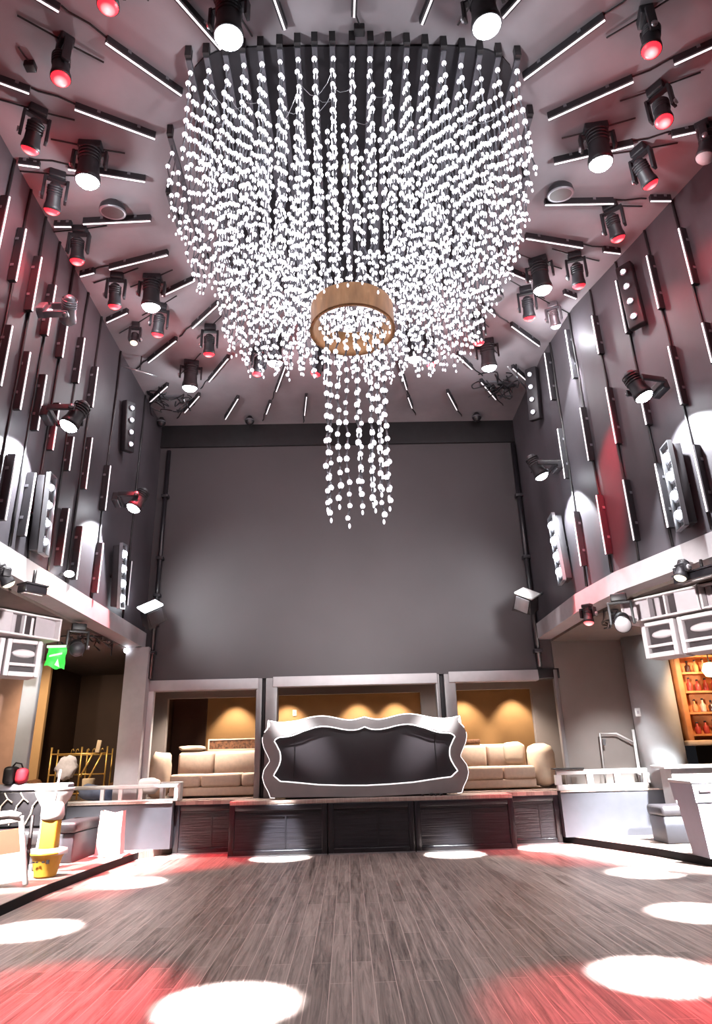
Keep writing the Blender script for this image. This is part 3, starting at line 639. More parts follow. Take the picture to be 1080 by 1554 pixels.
# cable tangles in the rigging
def tangle(label, c, sx, sy, sz, n, seed):
    rnd = random.Random(seed); t = thing('hanging_cable_tangle', label, 'cables', c, None, 'cable tangles in the rigging')
    for k in range(n):
        p = Vector((rnd.uniform(-sx, sx) * .6, rnd.uniform(-sy, sy) * .6, 0)); pts = [p.copy()]
        for _ in range(9):
            p = Vector((max(-sx, min(sx, p.x + rnd.uniform(-.5, .5) * sx)), max(-sy, min(sy, p.y + rnd.uniform(-.5, .5) * sy)), max(-sz, min(-.01, p.z + rnd.uniform(-.6, .55) * sz)))); pts.append(p.copy())
        sm = []
        for a, b, c_, d in zip([pts[0]] + pts, pts, pts[1:], pts[2:] + [pts[-1]]):
            for q in range(4):
                u = q / 4; sm.append(.5 * ((2 * b) + (c_ - a) * u + (2 * a - 5 * b + 4 * c_ - d) * u * u + (3 * b - a - 3 * c_ + d) * u ** 3))
        MB().tube(sm, .014, 5).build('cable', 'blackgloss', t)
    MB().box(-sx * .5, sx * .5, -.03, .03, -.04, 0).build('clamp_bar', 'alu', t)
    return t
tangle('tangle of black cables in the left stage corner of the ceiling', Vector((-3.8, 12.9, CZ)), .45, .4, .35, 7, 3)
tangle('tangle of black cables in the right stage corner of the ceiling', Vector((3.3, 12.5, CZ)), .5, .4, .35, 8, 5)
tangle('tangle of black cables under the left balcony beside the moving head', Vector((-4.85, 12.4, 3.9)), .3, .6, .3, 8, 8)
tangle('tangle of black cables under the right balcony beside the small red lamp', Vector((4.75, 11.3, 3.9)), .3, .4, .22, 6, 9)
for (a, b, lab) in (((186, 556), (238, 571), 'thin pale rod under the left stage corner of the ceiling'), ((800, 592), (770, 556), 'thin pale rod under the right stage corner of the ceiling')):
    p, q = atz(a[0], a[1], CZ - .35), atz(b[0], b[1], CZ - .35); m_ = (p + q) / 2; t = thing('hanging_rod', lab, 'rod', (m_.x, m_.y, CZ), None, 'thin rods in the ceiling corners')
    MB().tube([p - Vector((m_.x, m_.y, CZ)), q - Vector((m_.x, m_.y, CZ))], .018, 8).build('rod', 'steel', t)
    MB().tube([(0, 0, -.35), (0, 0, 0)], .012, 6).build('drop_wire', 'black', t)
for px, lab in (((545, 46), 'small dark ceiling box just in front of the chandelier'), ((46, 101), 'small dark ceiling box beside the second left red lamp')):
    p = atz(px[0], px[1], CZ - .05); t = thing('ceiling_box', lab, 'junction box', (p.x, p.y, CZ), None, 'small boxes on the ceiling'); MB().box(-.06, .06, -.05, .05, -.09, 0, bev=.01).build('box', 'black', t); MB().tube([(0, -.05, -.03), (-.03, -.12, -.02), (-.05, -.2, -.015)], .01, 5).build('cable', 'black', t)
lamp('moving_head_spotlight', atz(1070, 238, 8.8), (2.5, 8.0, 0), ('ceiling',), 'unlit dark moving head at the right edge of the ceiling', None, .13, 0, 10, WC, .3, 'fascia')
# ------------------------------------------------------------------ chandelier
CX, CYc = .22, 7.3
ch = thing('chandelier', 'huge round chandelier of glowing bead strings around a gold drum', 'chandelier', (CX, CYc, CZ))
M['bar'] = mat('dark_bar', (86, 84, 90), 0.5, 0.4, var=.15)
BZ = CZ - .16
def rho(x, y): return (abs((x - CX) / 2.62) ** 2.5 + abs((y - CYc) / 2.32) ** 2.5) ** (1 / 2.5)
def loc_(x, y, z): return (x - CX, y - CYc, z - CZ)
mb = MB(); N = 96; pl = []
for k in range(N):
    a = 2 * PI * k / N; c, s = math.cos(a), math.sin(a); q = (abs(c / 2.02) ** 7 + abs(s / 2.1) ** 7) ** (-1 / 7); pl.append((c * q, s * q))
mb.prism(pl, -.035, -.002, axis='z'); mb.build('ceiling_plate', 'blackplate', ch)
bars = []
for px in (286, 313, 342, 368, 395, 424, 451, 477, 504, 534, 562, 589, 617, 645, 673, 701, 728, 756, 785):
    p = atz(px, 90 - 22 * math.sin(PI * (px - 286) / 500.), BZ); bars.append((p.x, p.y))
for px, py in ((258, 208), (256, 296), (797, 268), (804, 178)):
    p = atz(px, py, BZ); bars.append((p.x, p.y))
strings = []
for bx, by in bars:
    y = by + .1; far = by
    while True:
        rr = rho(bx, y)
        if y > CYc and rr > 1.0: break
        if y > CYc + 2.4: break
        if math.hypot(bx - CX, y - CYc) > 1.42: strings.append((bx, y, min(rr, 1.0)))
        far = y; y += .195
    mb = MB(); yy = max(far, by + .3) + .1
    x0 = bx - CX; mb.box(x0 - .03, x0 + .03, by - CYc, yy - CYc, BZ - CZ - .02, BZ - CZ + .03); mb.build('hanging_bar', 'bar', ch)
    MB().box(x0 - .035, x0 + .035, by - CYc - .05, by - CYc + .02, BZ - CZ + .0, 0).build('hanger', 'black', ch); MB().box(x0 - .035, x0 + .035, yy - CYc - .1, yy - CYc, BZ - CZ + .03, 0).build('hanger', 'black', ch)
def bead_string(x, y, z0, z1, gap, r, name='bead_string', mb=None, jit=.012, drop=True):
    """one continuous strand: a thin wire that swells into round beads"""
    own = mb is None
    mb = mb or MB()
    z = z0 - .02; n = 7; rings = [(x, y, z0 + .04, .0028, 1)]
    if y > 5.7 and name == 'bead_string': z -= gap * random.random() * min(1, (y - 5.7) / .8); jit = max(jit, min(.045, .03 * (y - 5.5)))
    def bead(bx, by, bz, rr, st):
        for t in (-.94, -.6, -.0, .6, .94):
            rings.append((bx, by, bz - t * -1 * rr * st * -1 if False else bz - t * rr * st, max(.0028, rr * math.sqrt(1 - t * t)), 0))
    while z > z1:
        bead(x + random.uniform(-jit, jit), y + random.uniform(-jit, jit), z, r * random.uniform(.88, 1.14), 1.05); z -= gap * random.uniform(.93, 1.07)
    if drop: bead(x, y, z + gap * .42, r * .5, 2.0)
    vs = []; base = len(mb.v)
    for (bx, by, bz, rr, _) in rings:
        p = loc_(bx, by, bz)
        for k in range(n): vs.append((p[0] + rr * math.cos(2 * PI * k / n), p[1] + rr * math.sin(2 * PI * k / n), p[2]))
    mb.v += vs
    for i in range(len(rings) - 1):
        wire = i % 5 == 0
        for k in range(n):
            mb.f.append((base + i * n + k, base + i * n + (k + 1) % n, base + (i + 1) * n + (k + 1) % n, base + (i + 1) * n + k)); mb.m.append(1 if wire else 0); mb.sm.append(True)
    mb.f.append(tuple(base + (len(rings) - 1) * n + k for k in range(n))); mb.m.append(0); mb.sm.append(True)
    if own: mb.build(name, ['beads', 'beadwire'], ch)
GAP = .2; BR = .03
jobs = []
for (x, y, rr) in strings:
    ze = 7.08 + .5 * rr ** 2.2 + .95 * max(0, (abs(x - CX) - 1.75) / .65) ** 1.2 + random.uniform(-.06, .06)
    jobs.append((x, y, BZ - .06, ze, GAP, BR))
for rad in (.68, .87, 1.07, 1.27):
    n = int(2 * PI * rad / .165)
    for k in range(n):
        a = 2 * PI * (k + .5 * random.random()) / n; x, y = CX + rad * math.cos(a), CYc + rad * math.sin(a)
        jobs.append((x, y, BZ - .06 if rad > .8 else 8.4, 7.08 + .56 * (rad / 2.5) ** 2.2 + random.uniform(-.02, .02), GAP * .9, BR))
for rad, n, zt in ((.45, 22, 6.98), (.31, 14, 6.94), (.15, 8, 6.92)):
    for k in range(n):
        a = 2 * PI * k / n + rad; jobs.append((CX + rad * math.cos(a), CYc + rad * math.sin(a), 7.36, zt, .115, .027))
long_ = []
for k, cx in enumerate((-.97, -.88, -.6, -.3, .02, .14, .42, .56, .68, .8, .92, .98)):
    sg = 1 if k % 2 else -1; long_.append((CX - .03 + .38 * cx, CYc + sg * .38 * math.sqrt(1 - cx * cx), 6.9, 4.40 + random.uniform(-.03, .06), .165, .034))
for j in long_: bead_string(*j, name='long_bead_string', jit=.02)
cp = O
jobs.sort(key=lambda j: math.hypot(j[0], j[1] - 0))
near = jobs[:86]; rest = jobs[86:]
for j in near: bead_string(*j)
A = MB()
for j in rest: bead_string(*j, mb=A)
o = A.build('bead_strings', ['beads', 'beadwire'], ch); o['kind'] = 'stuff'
mb = MB(); dz = -CZ
mb.lathe([(r_ + .02, z_ - .06 + dz) for r_, z_ in ((.53, 7.30), (.535, 6.98), (.545, 6.95), (.50, 6.95), (.49, 6.99), (.485, 7.30), (.53, 7.30))], 64, Matrix.Translation((-.05, 0, 0)), cap=False)
dr = mb.build('gold_drum', 'gold', ch); dr['label'] = 'gold foil drum ring'
for k in range(4):
    a = PI / 4 + k * PI / 2; MB().tube([(.49 * math.cos(a) - .05, .49 * math.sin(a), 7.22 + dz), (.49 * math.cos(a) - .05, .49 * math.sin(a), -.03)], .008, 6).build('suspension_rod', 'bar', ch)
for k in range(22):
    i = random.randrange(2, 17); x0, y0 = bars[i]; x1, y1 = bars[i + random.choice((-1, 1))]; zz = random.uniform(8.55, 8.98); a = Vector(loc_(x0, y0 + random.uniform(.1, .6), zz)); b = Vector(loc_(x1, y1 + random.uniform(.1, .6), zz + random.uniform(-.12, .08)))
    MB().tube([a, a.lerp(b, .3) + Vector((0, 0, -.05)), a.lerp(b, .65) + Vector((0, .02, -.04)), b], .0035, 4).build('loose_wire', 'steel', ch)
# stray strings beyond the outline, right front
mb = MB(); 
p = atz(528, 262, CZ - .12); t = thing('smoke_detector', 'round cream smoke detector on the ceiling inside the chandelier', 'smoke detector', (p.x, p.y, CZ - .036))
MB().lathe([(.08, 0), (.09, -.03), (.075, -.06), (.03, -.07)], 20).build('cover', 'lampdim', t); MB().lathe([(.1, .0), (.1, -.012)], 20).build('base', 'white', t)  # cover is no lamp; its brightness is a glow in the material
# ------------------------------------------------------------------ hung loudspeakers (white line arrays)
def array_top(label, a, b, z0, z1, pat):
    a, b = Vector(a), Vector(b); ax = (b - a); ax.z = 0; W = ax.length; ang = math.atan2(ax.y, ax.x)
    t = thing('hanging_loudspeaker', label, 'loudspeaker', (a.x, a.y, z0), ang, 'white hung loudspeakers')
    H = z1 - z0; D = .5; th = .03
    # width pattern
    tot = sum(w_ for _, w_ in pat); x = 0
    mb = MB(); mb.box(0, W, .16, D, 0.0, H); mb.box(0, W, 0, .17, H - th, H, bev=.008); mb.box(0, W, 0, .17, 0, th, bev=.008); mb.box(0, th, 0, .17, 0, H); mb.box(W - th, W, 0, .17, 0, H); mb.build('cabinet', 'whiteplastic', t)
    for kind, w_ in pat:
        w2 = w_ / tot * W
        if kind == 'F':      # flared panel
            mb = MB(); mb.quad((x + .01, .03, th), (x + w2, .13, th), (x + w2, .13, H - th), (x + .01, .03, H - th)); mb.box(x + w2 - .014, x + w2, .0, .16, th, H - th); mb.build('horn_flare', 'shade_grey', t)
        elif kind == 'B':
            mb = MB(); mb.quad((x, .13, th), (x + w2 - .01, .03, th), (x + w2 - .01, .03, H - th), (x, .13, H - th)); mb.box(x, x + .014, .0, .16, th, H - th); mb.build('horn_flare', 'shade_grey', t)
        else:
            mb = MB(); mb.box(x, x + w2, .13, .16, th, H - th); mb.build('slot', 'slotdark', t)
            mb = MB(); mb.box(x + w2 * .55, x + w2 * .62, .05, .14, th, H - th); mb.build('fin', 'whiteplastic', t)
            mb = MB(); mb.box(x + w2 * .10, x + w2 * .3, .10, .135, th, H - th, bev=.02); mb.build('driver_edge', 'shade_grey', t)
        x += w2
    mb = MB(); mb.box(.04, W - .04, .1, .4, H, H + .05); mb.build('rigging_frame', 'black', t)
    mb = MB()
    for x_ in (W * .2, W * .8): mb.tube([(x_, .25, H + .05), (x_, .3, 3.9 - z0)], .014, 6)
    mb.build('hanging_cable', 'black', t)
    return t
def array_low(label, a, b, z0, z1):
    a, b = Vector(a), Vector(b); ax = b - a; ax.z = 0; W = ax.length; ang = math.atan2(ax.y, ax.x); H = z1 - z0
    t = thing('hanging_loudspeaker', label, 'loudspeaker', (a.x, a.y, z0), ang, 'white hung loudspeakers')
    mb = MB(); mb.box(0, W, .12, .45, 0, H)
    for bx in ((0, .07, 0, H), (W - .07, W, 0, H), (.07, W - .07, H - .06, H), (.07, W - .07, H * .28, H * .36), (.07, W - .07, 0, .07)): mb.box(bx[0], bx[1], 0, .13, bx[2], bx[3], bev=.012)
    mb.build('cabinet', 'whiteplastic', t)
    mb = MB(); mb.box(.07, W - .07, .10, .13, H * .36, H - .06); mb.build('horn_throat', 'slotdark', t)
    mb = MB(); vs, fs = ICO[3]; mb._add([(W * .55 + x * W * .34, .10 + y * .075, H * .64 + z * H * .12) for x, y, z in vs], fs, True); mb.build('horn_lip', 'whiteplastic', t)
    mb = MB(); mb.box(.08, W - .08, .09, .125, .08, H * .27); mb.build('vent', 'slotdark', t)
def hz(px, py, z): return atz(px, py, z)
array_top('wide white hung loudspeaker at the upper left below the balcony', hz(0, 920, 3.9) + (hz(0, 920, 3.9) - hz(95, 938, 3.9)) * .35, hz(95, 938, 3.9), 3.52, 3.88, [('F', 30), ('S', 28), ('B', 38)] if False else [('B', 50), ('S', 30), ('F', 36)])
a0 = hz(0, 966, 3.5); a1 = hz(90, 975, 3.5); dv = (a1 - a0)
zz = 3.49
p1 = a0 + dv * .14; p2 = a0 + dv * .72
array_low('white ported loudspeaker hung under the left wide speaker, whole in view', p1, p2, 2.93, zz)
array_low('white ported loudspeaker hung under the left wide speaker, cut by the photo edge', p1 - dv * .64, p1 - dv * .04, 2.93, zz)
b0 = hz(940, 912, 3.9); b1 = hz(1080, 880, 3.9)
array_top('wide white hung loudspeaker at the upper right below the balcony', b0, b0 + (b1 - b0) * .84, 3.52, 3.88, [('F', 42), ('S', 36), ('F', 34)])
array_top('white hung loudspeaker at the right photo edge beside the wide one', b0 + (b1 - b0) * .85, b0 + (b1 - b0) * 1.6, 3.52, 3.88, [('S', 30), ('B', 42)])
c0 = hz(950, 950, 3.5); c1 = hz(1080, 925, 3.5); dv = c1 - c0
array_low('white ported loudspeaker hung under the right wide speaker, inner one', c0 + dv * .17, c0 + dv * .56, 2.95, 3.49)
array_low('white ported loudspeaker hung under the right wide speaker, outer one', c0 + dv * .60, c0 + dv * 1.05, 2.95, 3.49)
# corner loudspeakers / floods on the stage corners
for sg, px, lab in ((-1, (192, 935), 'black wedge loudspeaker at the left stage corner below the blinder'), (1, (836, 914), 'black wedge loudspeaker at the right stage corner below the blinder')):
    p = aty(px[0], px[1], 13.3); p.x = -3.9 if sg < 0 else 3.72; t = thing('wedge_speaker', lab, 'loudspeaker', (p.x, p.y, p.z), None, 'corner wedge speakers'); t.rotation_euler = (0.5, sg * .5, sg * -.5 if sg < 0 else -.6)
    MB().prism([(-.2, -.2), (.22, -.14), (.16, .2), (-.16, .2)], -.17, .17).build('cabinet', 'black', t)
    MB().box(-.15, .15, -.19, -.17, -.13, .16, bev=.01).build('grille', 'housing' if sg < 0 else 'steel', t)
    MB().box(-.2, .2, -.19, .19, .19, .23, bev=.01).build('lens', 'cell' if sg < 0 else 'white', t)
    MB().tube([(0, .1, .0), (sg * .1, .5, .1)], .03, 8).build('bracket', 'alu', t)
# small fixtures under the balconies
lamp('track_spotlight', hz(45 / 3.6 + 0, 885, 3.72), (-2.5, 9.5, .5), ('rail', None, 3.9), 'flat oval spotlight under the left balcony, glowing cream', None, .085, 0, 10, WC, .3, 'lampdim')
lamp('track_spotlight', hz(1032, 876, 3.72), (3.0, 8.0, 0.6), ('rail', None, 3.9), 'round cream spotlight under the right balcony', None, .085, 0, 10, WC, .3, 'lampdim')
lamp('moving_head_spotlight', hz(117, 985, 3.45), hz(125, 1010, 3.0), ('rail', None, 3.9), 'dark unlit moving head hanging beside the left hung loudspeaker', None, .13, 0, 10, WC, .3, 'housing', 'black')
lamp('moving_head_spotlight', hz(945, 948, 3.4), hz(955, 1000, 2.7), ('rail', None, 3.9), 'dark unlit moving head hanging beside the right hung loudspeaker', None, .13, 0, 10, WC, .3, 'fascia', 'black')
lamp('par_spotlight', hz(893, 944, 3.6), hz(896, 1000, 3.0), ('rail', None, 3.9), 'small dim red par light under the right balcony', None, .09, 0, 10, WC, .3, 'red', 'black')
p = atx(105, 871, -4.2); o = MB().ball((0, 0, 0), .075, 2, (1, 1, .7)).build('bulkhead_lamp', 'cell', None, p); tag(o, 'small oval white lamp just above the left pale band', 'lamp')
MB().tube([(0, 0, 0), (-.14, 0, 0)], .025, 8).build('stem', 'alu', o)
p = aty(690 / 3.6, 720 + 962 / 3.6, 14.05); o = MB().lathe([(.0001, -.02), (.04, -.02), (.055, 0), (.05, .03)], 16, Matrix.Rotation(-PI / 2, 4, 'X') if False else Matrix.Rotation(PI / 2, 4, 'X')).build('wall_lamp', 'cell', None, p); tag(o, 'small round white lamp on the grey pier left of the stage', 'lamp')
# light trays with bars under balconies
def tray(label, p, L, ang):
    t = thing('hanging_light_tray', label, 'light fitting', p, ang, 'flat trays under the balconies')
    MB().box(-L / 2, L / 2, -.11, .11, 0, .02).build('cover', 'housing', t); MB().box(-L / 2, L / 2, -.09, .09, -.10, 0.0, bev=.015).build('body', 'blackgloss', t)
    MB().box(-L * .4, L * .4, -.035, .035, -.106, -.095).build('diffuser', 'white', t)
    MB().tube([(0, 0, .02), (0, 0, 3.95 - p[2])], .02, 8).build('stem', 'black', t)
tray('flat dark light tray under the left balcony, upper one', hz(-60, 858, 3.84), .5, 1.0)
tray('flat dark light tray under the left balcony, beside the cream spotlight', hz(50, 890, 3.74), .3, 1.0)
tray('flat dark light tray under the right balcony', hz(1066, 866, 3.8), .8, 2.0)
# green sheet near left speaker
mb = MB(); g0 = aty(73, 982, 11.0); g1 = aty(100, 982, 11.0); g2 = aty(98, 1017, 11.0); g3 = aty(68, 1011, 11.0)
nu, nv = 9, 9; vs = []; fs = []
for back in (0, 1):
    for j in range(nv):
        for i in range(nu):
            u, v = i / (nu - 1), j / (nv - 1); p = g0.lerp(g1, u).lerp(g3.lerp(g2, u), v) - g0
            p.y += .025 * math.sin(7 * u + 5 * v) + .02 * math.sin(11 * v) + back * .012; p.z += .02 * math.sin(9 * u) * v
            vs.append(p)
n2 = nu * nv
for j in range(nv - 1):
    for i in range(nu - 1):
        a = j * nu + i; fs.append((a, a + 1, a + nu + 1, a + nu)); fs.append((a + n2, a + nu + n2, a + nu + 1 + n2, a + 1 + n2))
mb._add(vs, fs, True); gs = thing('green_sign', 'crumpled bright green lit sheet below the left hung loudspeaker', 'sign', g0)
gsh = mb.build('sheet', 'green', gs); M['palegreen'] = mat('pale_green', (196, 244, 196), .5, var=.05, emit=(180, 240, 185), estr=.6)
mb = MB(); w_ = (g1 - g0).length; mb.box(.0, w_ * 1.05, -.05, -.03, -.02, .02); mb.build('clamp_bar', 'palegreen', gs)
mb = MB(); mb.prism([(w_ * .55, -.30), (w_ * .7, -.2), (w_ * .85, -.34)], -.05, -.045); mb.prism([(w_ * .2, -.17), (w_ * .9, -.13), (w_ * .9, -.10), (w_ * .2, -.14)], -.05, -.045); mb.build('pale_mark', 'palegreen', gs)
MB().tube([(w_ * .5, .0, 0), (w_ * .5, .0, 3.92 - g0.z)], .01, 6).build('hanging_cord', 'black', gs)
# vertical pipes at the left edge of the back wall and truss at right
t = thing('wall_pipe', 'black vertical pipe with clamps at the left edge of the back wall', 'pipe', (-4.12, BY - .1, 3.3), None, 'pipes beside the back wall')
MB().tube([(0, 0, 0), (0, 0, 5.3)], .05, 10).build('tube', 'blackgloss', t)
for z in (.5, 1.1, 1.75, 2.6, 4.1): MB().box(-.08, .08, -.07, .09, z, z + .07, bev=.01).build('clamp', 'housing', t)
t = thing('wall_pipe', 'black vertical pipe with clamps at the right edge of the back wall', 'pipe', (4.12, BY - .1, 3.35), None, 'pipes beside the back wall')
MB().tube([(0, 0, 0), (0, 0, 5.3)], .06, 10).build('tube', 'blackgloss', t)
for z in (.3, 1.2, 2.4, 3.9): MB().box(-.09, .09, -.08, .09, z, z + .08, bev=.01).build('clamp', 'housing', t)
# ------------------------------------------------------------------ left lounge
# tufted black sofa seen over the step
t = thing('tufted_sofa', 'black quilted leather sofa at the left edge', 'sofa', (-6.15, 12.5, .12))
MB().box(-1.5, 1.1, .3, .55, .5, 1.12, bev=.05).build('backrest', 'leather', t)
MB().box(-1.55, 1.15, .28, .6, 1.1, 1.22, bev=.03).build('top_rail', 'greybin', t)
mb = MB()
for k in range(9):
    x = -1.35 + k * .28
    mb.tube([(x, .285, 1.08), (x + .07, .283, .98), (x - .03, .28, .86), (x - .05, .28, .72), (x - .13, .283, .56)], .013, 5)
    mb.tube([(x + .07, .283, .98), (x + .16, .283, .92)], .011, 5)
mb.build('quilting_piping', 'beige', t)
MB().box(-1.5, 1.1, -.3, .32, .28, .5, bev=.05).build('seat', 'leather', t); MB().box(-1.45, 1.05, -.22, .5, 0.0, .3).build('base', 'wing', t)
def bench(label, x0, x1, y0, y1, z1, back=None):
    t = thing('leather_bench', label, 'bench', ((x0 + x1) / 2, (y0 + y1) / 2, .12)); c, d = (x0 + x1) / 2, (y0 + y1) / 2
    MB().box(x0 - c, x1 - c, y0 - d, y1 - d, z1 - .17 - .12, z1 - .12, bev=.05).build('seat_cushion', 'leather', t)
    MB().box(x0 - c + .03, x1 - c - .03, y0 - d + .04, y1 - d - .03, 0.0, z1 - .29, bev=.02).build('base', 'wing', t)
bench('black leather bench below the white railing at left', -5.02, -4.55, 12.2, 13.4, .74)
bench('black leather bench behind the grey bin at right', 5.4, 6.9, 12.4, 13.05, .72)
# red and black bag on the sofa back
t = thing('bag', 'black and red bag on the pale rail of the quilted sofa', 'bag', (aty(22, 1170, 12.75).x, 12.85, 1.34))
MB().box(-.2, .0, -.14, .14, 0, .3, bev=.06).build('bag_body', 'black', t); pl_ = MB(); pl_.box(.0, .2, -.12, .12, .0, .27, bev=.08); pl_.build('red_pocket', 'redbag', t); MB().tube([(-.1, 0, .28), (-.04, 0, .36), (.06, 0, .34), (.1, 0, .26)], .015, 6).build('handle', 'black', t)
# white cloth heap over counter
# heap: white side table beside the yellow bucket
t = thing('draped_table', 'white draped stand right behind the yellow mop bucket', 'table', (aty(78, 1240, 11.6).x, 11.6, .12))
mb = MB(); mb.lathe([(.27, 1.14), (.29, 1.12), (.27, 1.06), (.17, .9), (.15, .6), (.17, .3), (.2, .02)], 24); mb.build('cloth', 'white', t); MB().lathe([(.3, 1.14), (.3, 1.17), (.0001, 1.18)], 24).build('tabletop', 'white', t)
def bucket():
    b = atz(68, 1331, .12); t = thing('mop_bucket', 'yellow mop bucket with a tall yellow wringer on the left step', 'bucket', b)
    MB().lathe([(.0001, .01), (.145, .01), (.15, .03), (.2, .26), (.24, .30), (.26, .31), (.26, .335), (.235, .34), (.18, .28), (.135, .05), (.0001, .05)], 32, Matrix.Diagonal((1, 1.15, 1, 1))).build('pail', 'yellow', t)
    MB().lathe([(.27, .30), (.275, .34), (.26, .37), (.2, .38), (.14, .38)], 32, cap=False).build('rim', 'white', t)
    MB().box(-.12, .12, -.1, .1, .36, .78, bev=.03).build('wringer', 'yellow', t)
    MB().lathe([(.15, .76), (.17, .82), (.15, .96), (.11, 1.0), (.0001, 1.0)], 24).build('mop_head', 'white', t)
    MB().tube([(.0, .0, .95), (.02, .05, 1.45)], .018, 8).build('mop_handle', 'white', t)
    mb = MB()
    for x in (-.08, -.03, .06): mb.box(x - .02, x + .02, -.272, -.262, .215, .235)
    mb.box(.1, .14, -.27, -.25, .2, .25); mb.build('bracket_slots', 'black', t)
bucket()
# white paper bag
p = atz(148, 1300, .12); t = thing('paper_bag', 'tall white paper bag standing on the left step', 'bag', (p.x + .2, p.y, .12))
mb = MB(); vs = [(-.22, -.12, 0), (.22, -.12, 0), (.22, .12, 0), (-.22, .12, 0), (-.2, -.12, .35), (.2, -.12, .35), (.2, .12, .35), (-.2, .12, .35), (-.19, -.09, .74), (0, -.12, .69), (.2, -.09, .73), (.2, .09, .73), (0, .12, .69), (-.19, .09, .74)]
mb._add(vs, [(0, 1, 5, 4), (1, 2, 6, 5), (2, 3, 7, 6), (3, 0, 4, 7), (4, 5, 10, 9, 8), (5, 6, 11, 10), (6, 7, 13, 12, 11), (7, 4, 8, 13), (0, 3, 2, 1)], False)
mb.build('bag_body', 'white', t); MB().box(-.3, .3, -.2, .2, 0, .03, bev=.01).build('tray_base', 'white', t)
# red and white folding sign
p = aty(10, 1340, 10.0)
t = thing('folding_sign', 'white framed folding sign with coral panel at the left edge', 'sign', (-4.6, 10.0, .12), -.05)
lean = Matrix.Rotation(-.12, 4, 'Y') @ Matrix.Rotation(.2, 4, 'X')
mb = MB(); mb.box(.26, .33, -.02, .02, 0, .86, lean, bev=.01); mb.box(-.5, .33, -.02, .02, .8, .87, lean, bev=.01); mb.box(-.5, -.43, -.02, .02, 0, .86, lean, bev=.01); mb.box(-.43, .27, -.02, .02, .06, .12, lean); mb.build('frame', 'white', t)
MB().box(-.43, .26, -.008, .008, .42, .72, lean).build('coral_panel', 'signred', t); MB().box(-.43, .26, -.008, .008, .12, .42, lean).build('white_panel', 'white', t); MB().tube([lean @ Vector(p) for p in ((-.5, 0, .9), (-.1, 0, .93), (.15, 0, .92), (.28, 0, .87))], .045, 10).build('rolled_top', 'white', t)
mb = MB(); mb.box(.24, .29, .0, .03, .0, .86, Matrix.Rotation(-.12, 4, 'Y') @ Matrix.Rotation(-.25, 4, 'X') @ Matrix.Translation((0, .3, 0)) if False else Matrix.Translation((0, .02, 0)) @ Matrix.Rotation(-.12, 4, 'Y') @ Matrix.Rotation(-.2, 4, 'X'), bev=.01); mb.build('rear_leg', 'black', t)
# railing on the left wing
t = thing('railing', 'low white railing on the left wing platform', 'railing', (-4.4, 13.9, DZ + .01), None, 'low white railings')
MB().box(-1.1, 1.1, -.03, .03, .24, .31, bev=.01).build('top_rail', 'white', t)
MB().box(-1.1, 1.1, -.03, .03, .0, .04, bev=.01).build('bottom_rail', 'white', t)
for x in (-1.07, -.35, .0, .38, 1.07): MB().box(x - .035, x + .035, -.028, .028, .04, .24).build('post', 'white', t)
pillow('folded_dustsheet', 'blue and white folded dustsheet behind the left railing', 'dustsheet', (-5.1, 14.6, DZ + .16), .7, .3, .4, 'blue', (0, .15, 0), .1)
pillow('white_heap', 'white cloth heap at the right end of the left railing', 'cloth', (-4.0, 14.27, DZ + .28), .46, .3, .3, 'white', (0, 0, 0), .08)
t = thing('white_stool', 'small white box stool at the end of the left railing', 'stool', (-3.5, 14.2, DZ + .01)); MB().box(-.2, .2, -.12, .12, .28, .34, bev=.01).build('seat', 'white', t)
for sx in (-.17, .17): MB().box(sx - .03, sx + .03, -.11, .11, 0, .29).build('leg', 'white', t)
# gold rack in the recess
t = thing('garment_rack', 'gold tube rack hung with clutter in the dark left recess', 'rack', (-5.82, 15.3, DZ + .02))
def T(name, pts, r=.016, m='brass'): return MB().tube(pts, r, 8).build(name, m, t)
for x in (-.6, .05, .6):
    T('upright', [(x, 0, 0), (x, 0, 1.06)], .02); T('upright', [(x, .35, 0), (x, .35, 1.02)], .018)
T('crossbar', [(-.6, 0, .92), (.6, 0, .92)]); T('crossbar', [(-.6, 0, .5), (.6, 0, .5)]); T('crossbar', [(-.6, .35, .9), (.6, .35, .9)]); T('crossbar', [(-.6, 0, .12), (.6, 0, .12)])
T('brace', [(.12, 0, .1), (.5, 0, .92)], .022); T('brace', [(.3, 0, .92), (.08, 0, .45)], .022)
for x in (-.18, -.08, .15, .28, .45): T('hook', [(x, 0, .92), (x + .02, -.02, 1.0), (x + .05, -.02, 1.02), (x + .07, -.02, .98)], .01)
pillow('crumpled_wrap', 'crumpled pale plastic wrap hanging on the gold rack', 'plastic wrap', (-6.02, 15.2, DZ + .66), .42, .46, .16, 'linen', (0, .5, 0), .16)
o = MB().box(-.05, .05, -.02, .02, 0, .26, bev=.02).build('hanging_tag', 'cream', None, (-5.42, 15.26, DZ + .95)); o.rotation_euler = (0, .12, 0); tag(o, 'upright cream card on top of the gold rack', 'card')
o = MB().lathe([(.11, 0), (.13, .4), (.12, .42), (.0001, .42)], 20).build('canister', 'cream', None, (-5.48, 15.1, DZ + .02)); tag(o, 'pale canister standing in front of the gold rack', 'canister')
o = MB().box(-.2, .2, -.15, .15, 0, .32, bev=.03).build('moving_box', 'cream', None, (-5.98, 14.9, DZ + .02)); tag(o, 'pale box in front of the gold rack left side', 'box')
pillow('clutter_pile', 'brown clutter heap left of the gold rack', 'clutter', (-6.75, 15.25, DZ + .28), .45, .3, .3, 'leopard', (0, 0, 0), .15)
pillow('clutter_heap', 'small brown clutter heap beside the grey pier', 'clutter', (-4.92, 15.4, DZ + .22), .4, .34, .3, 'leopard', (0, 0, 0), .15)
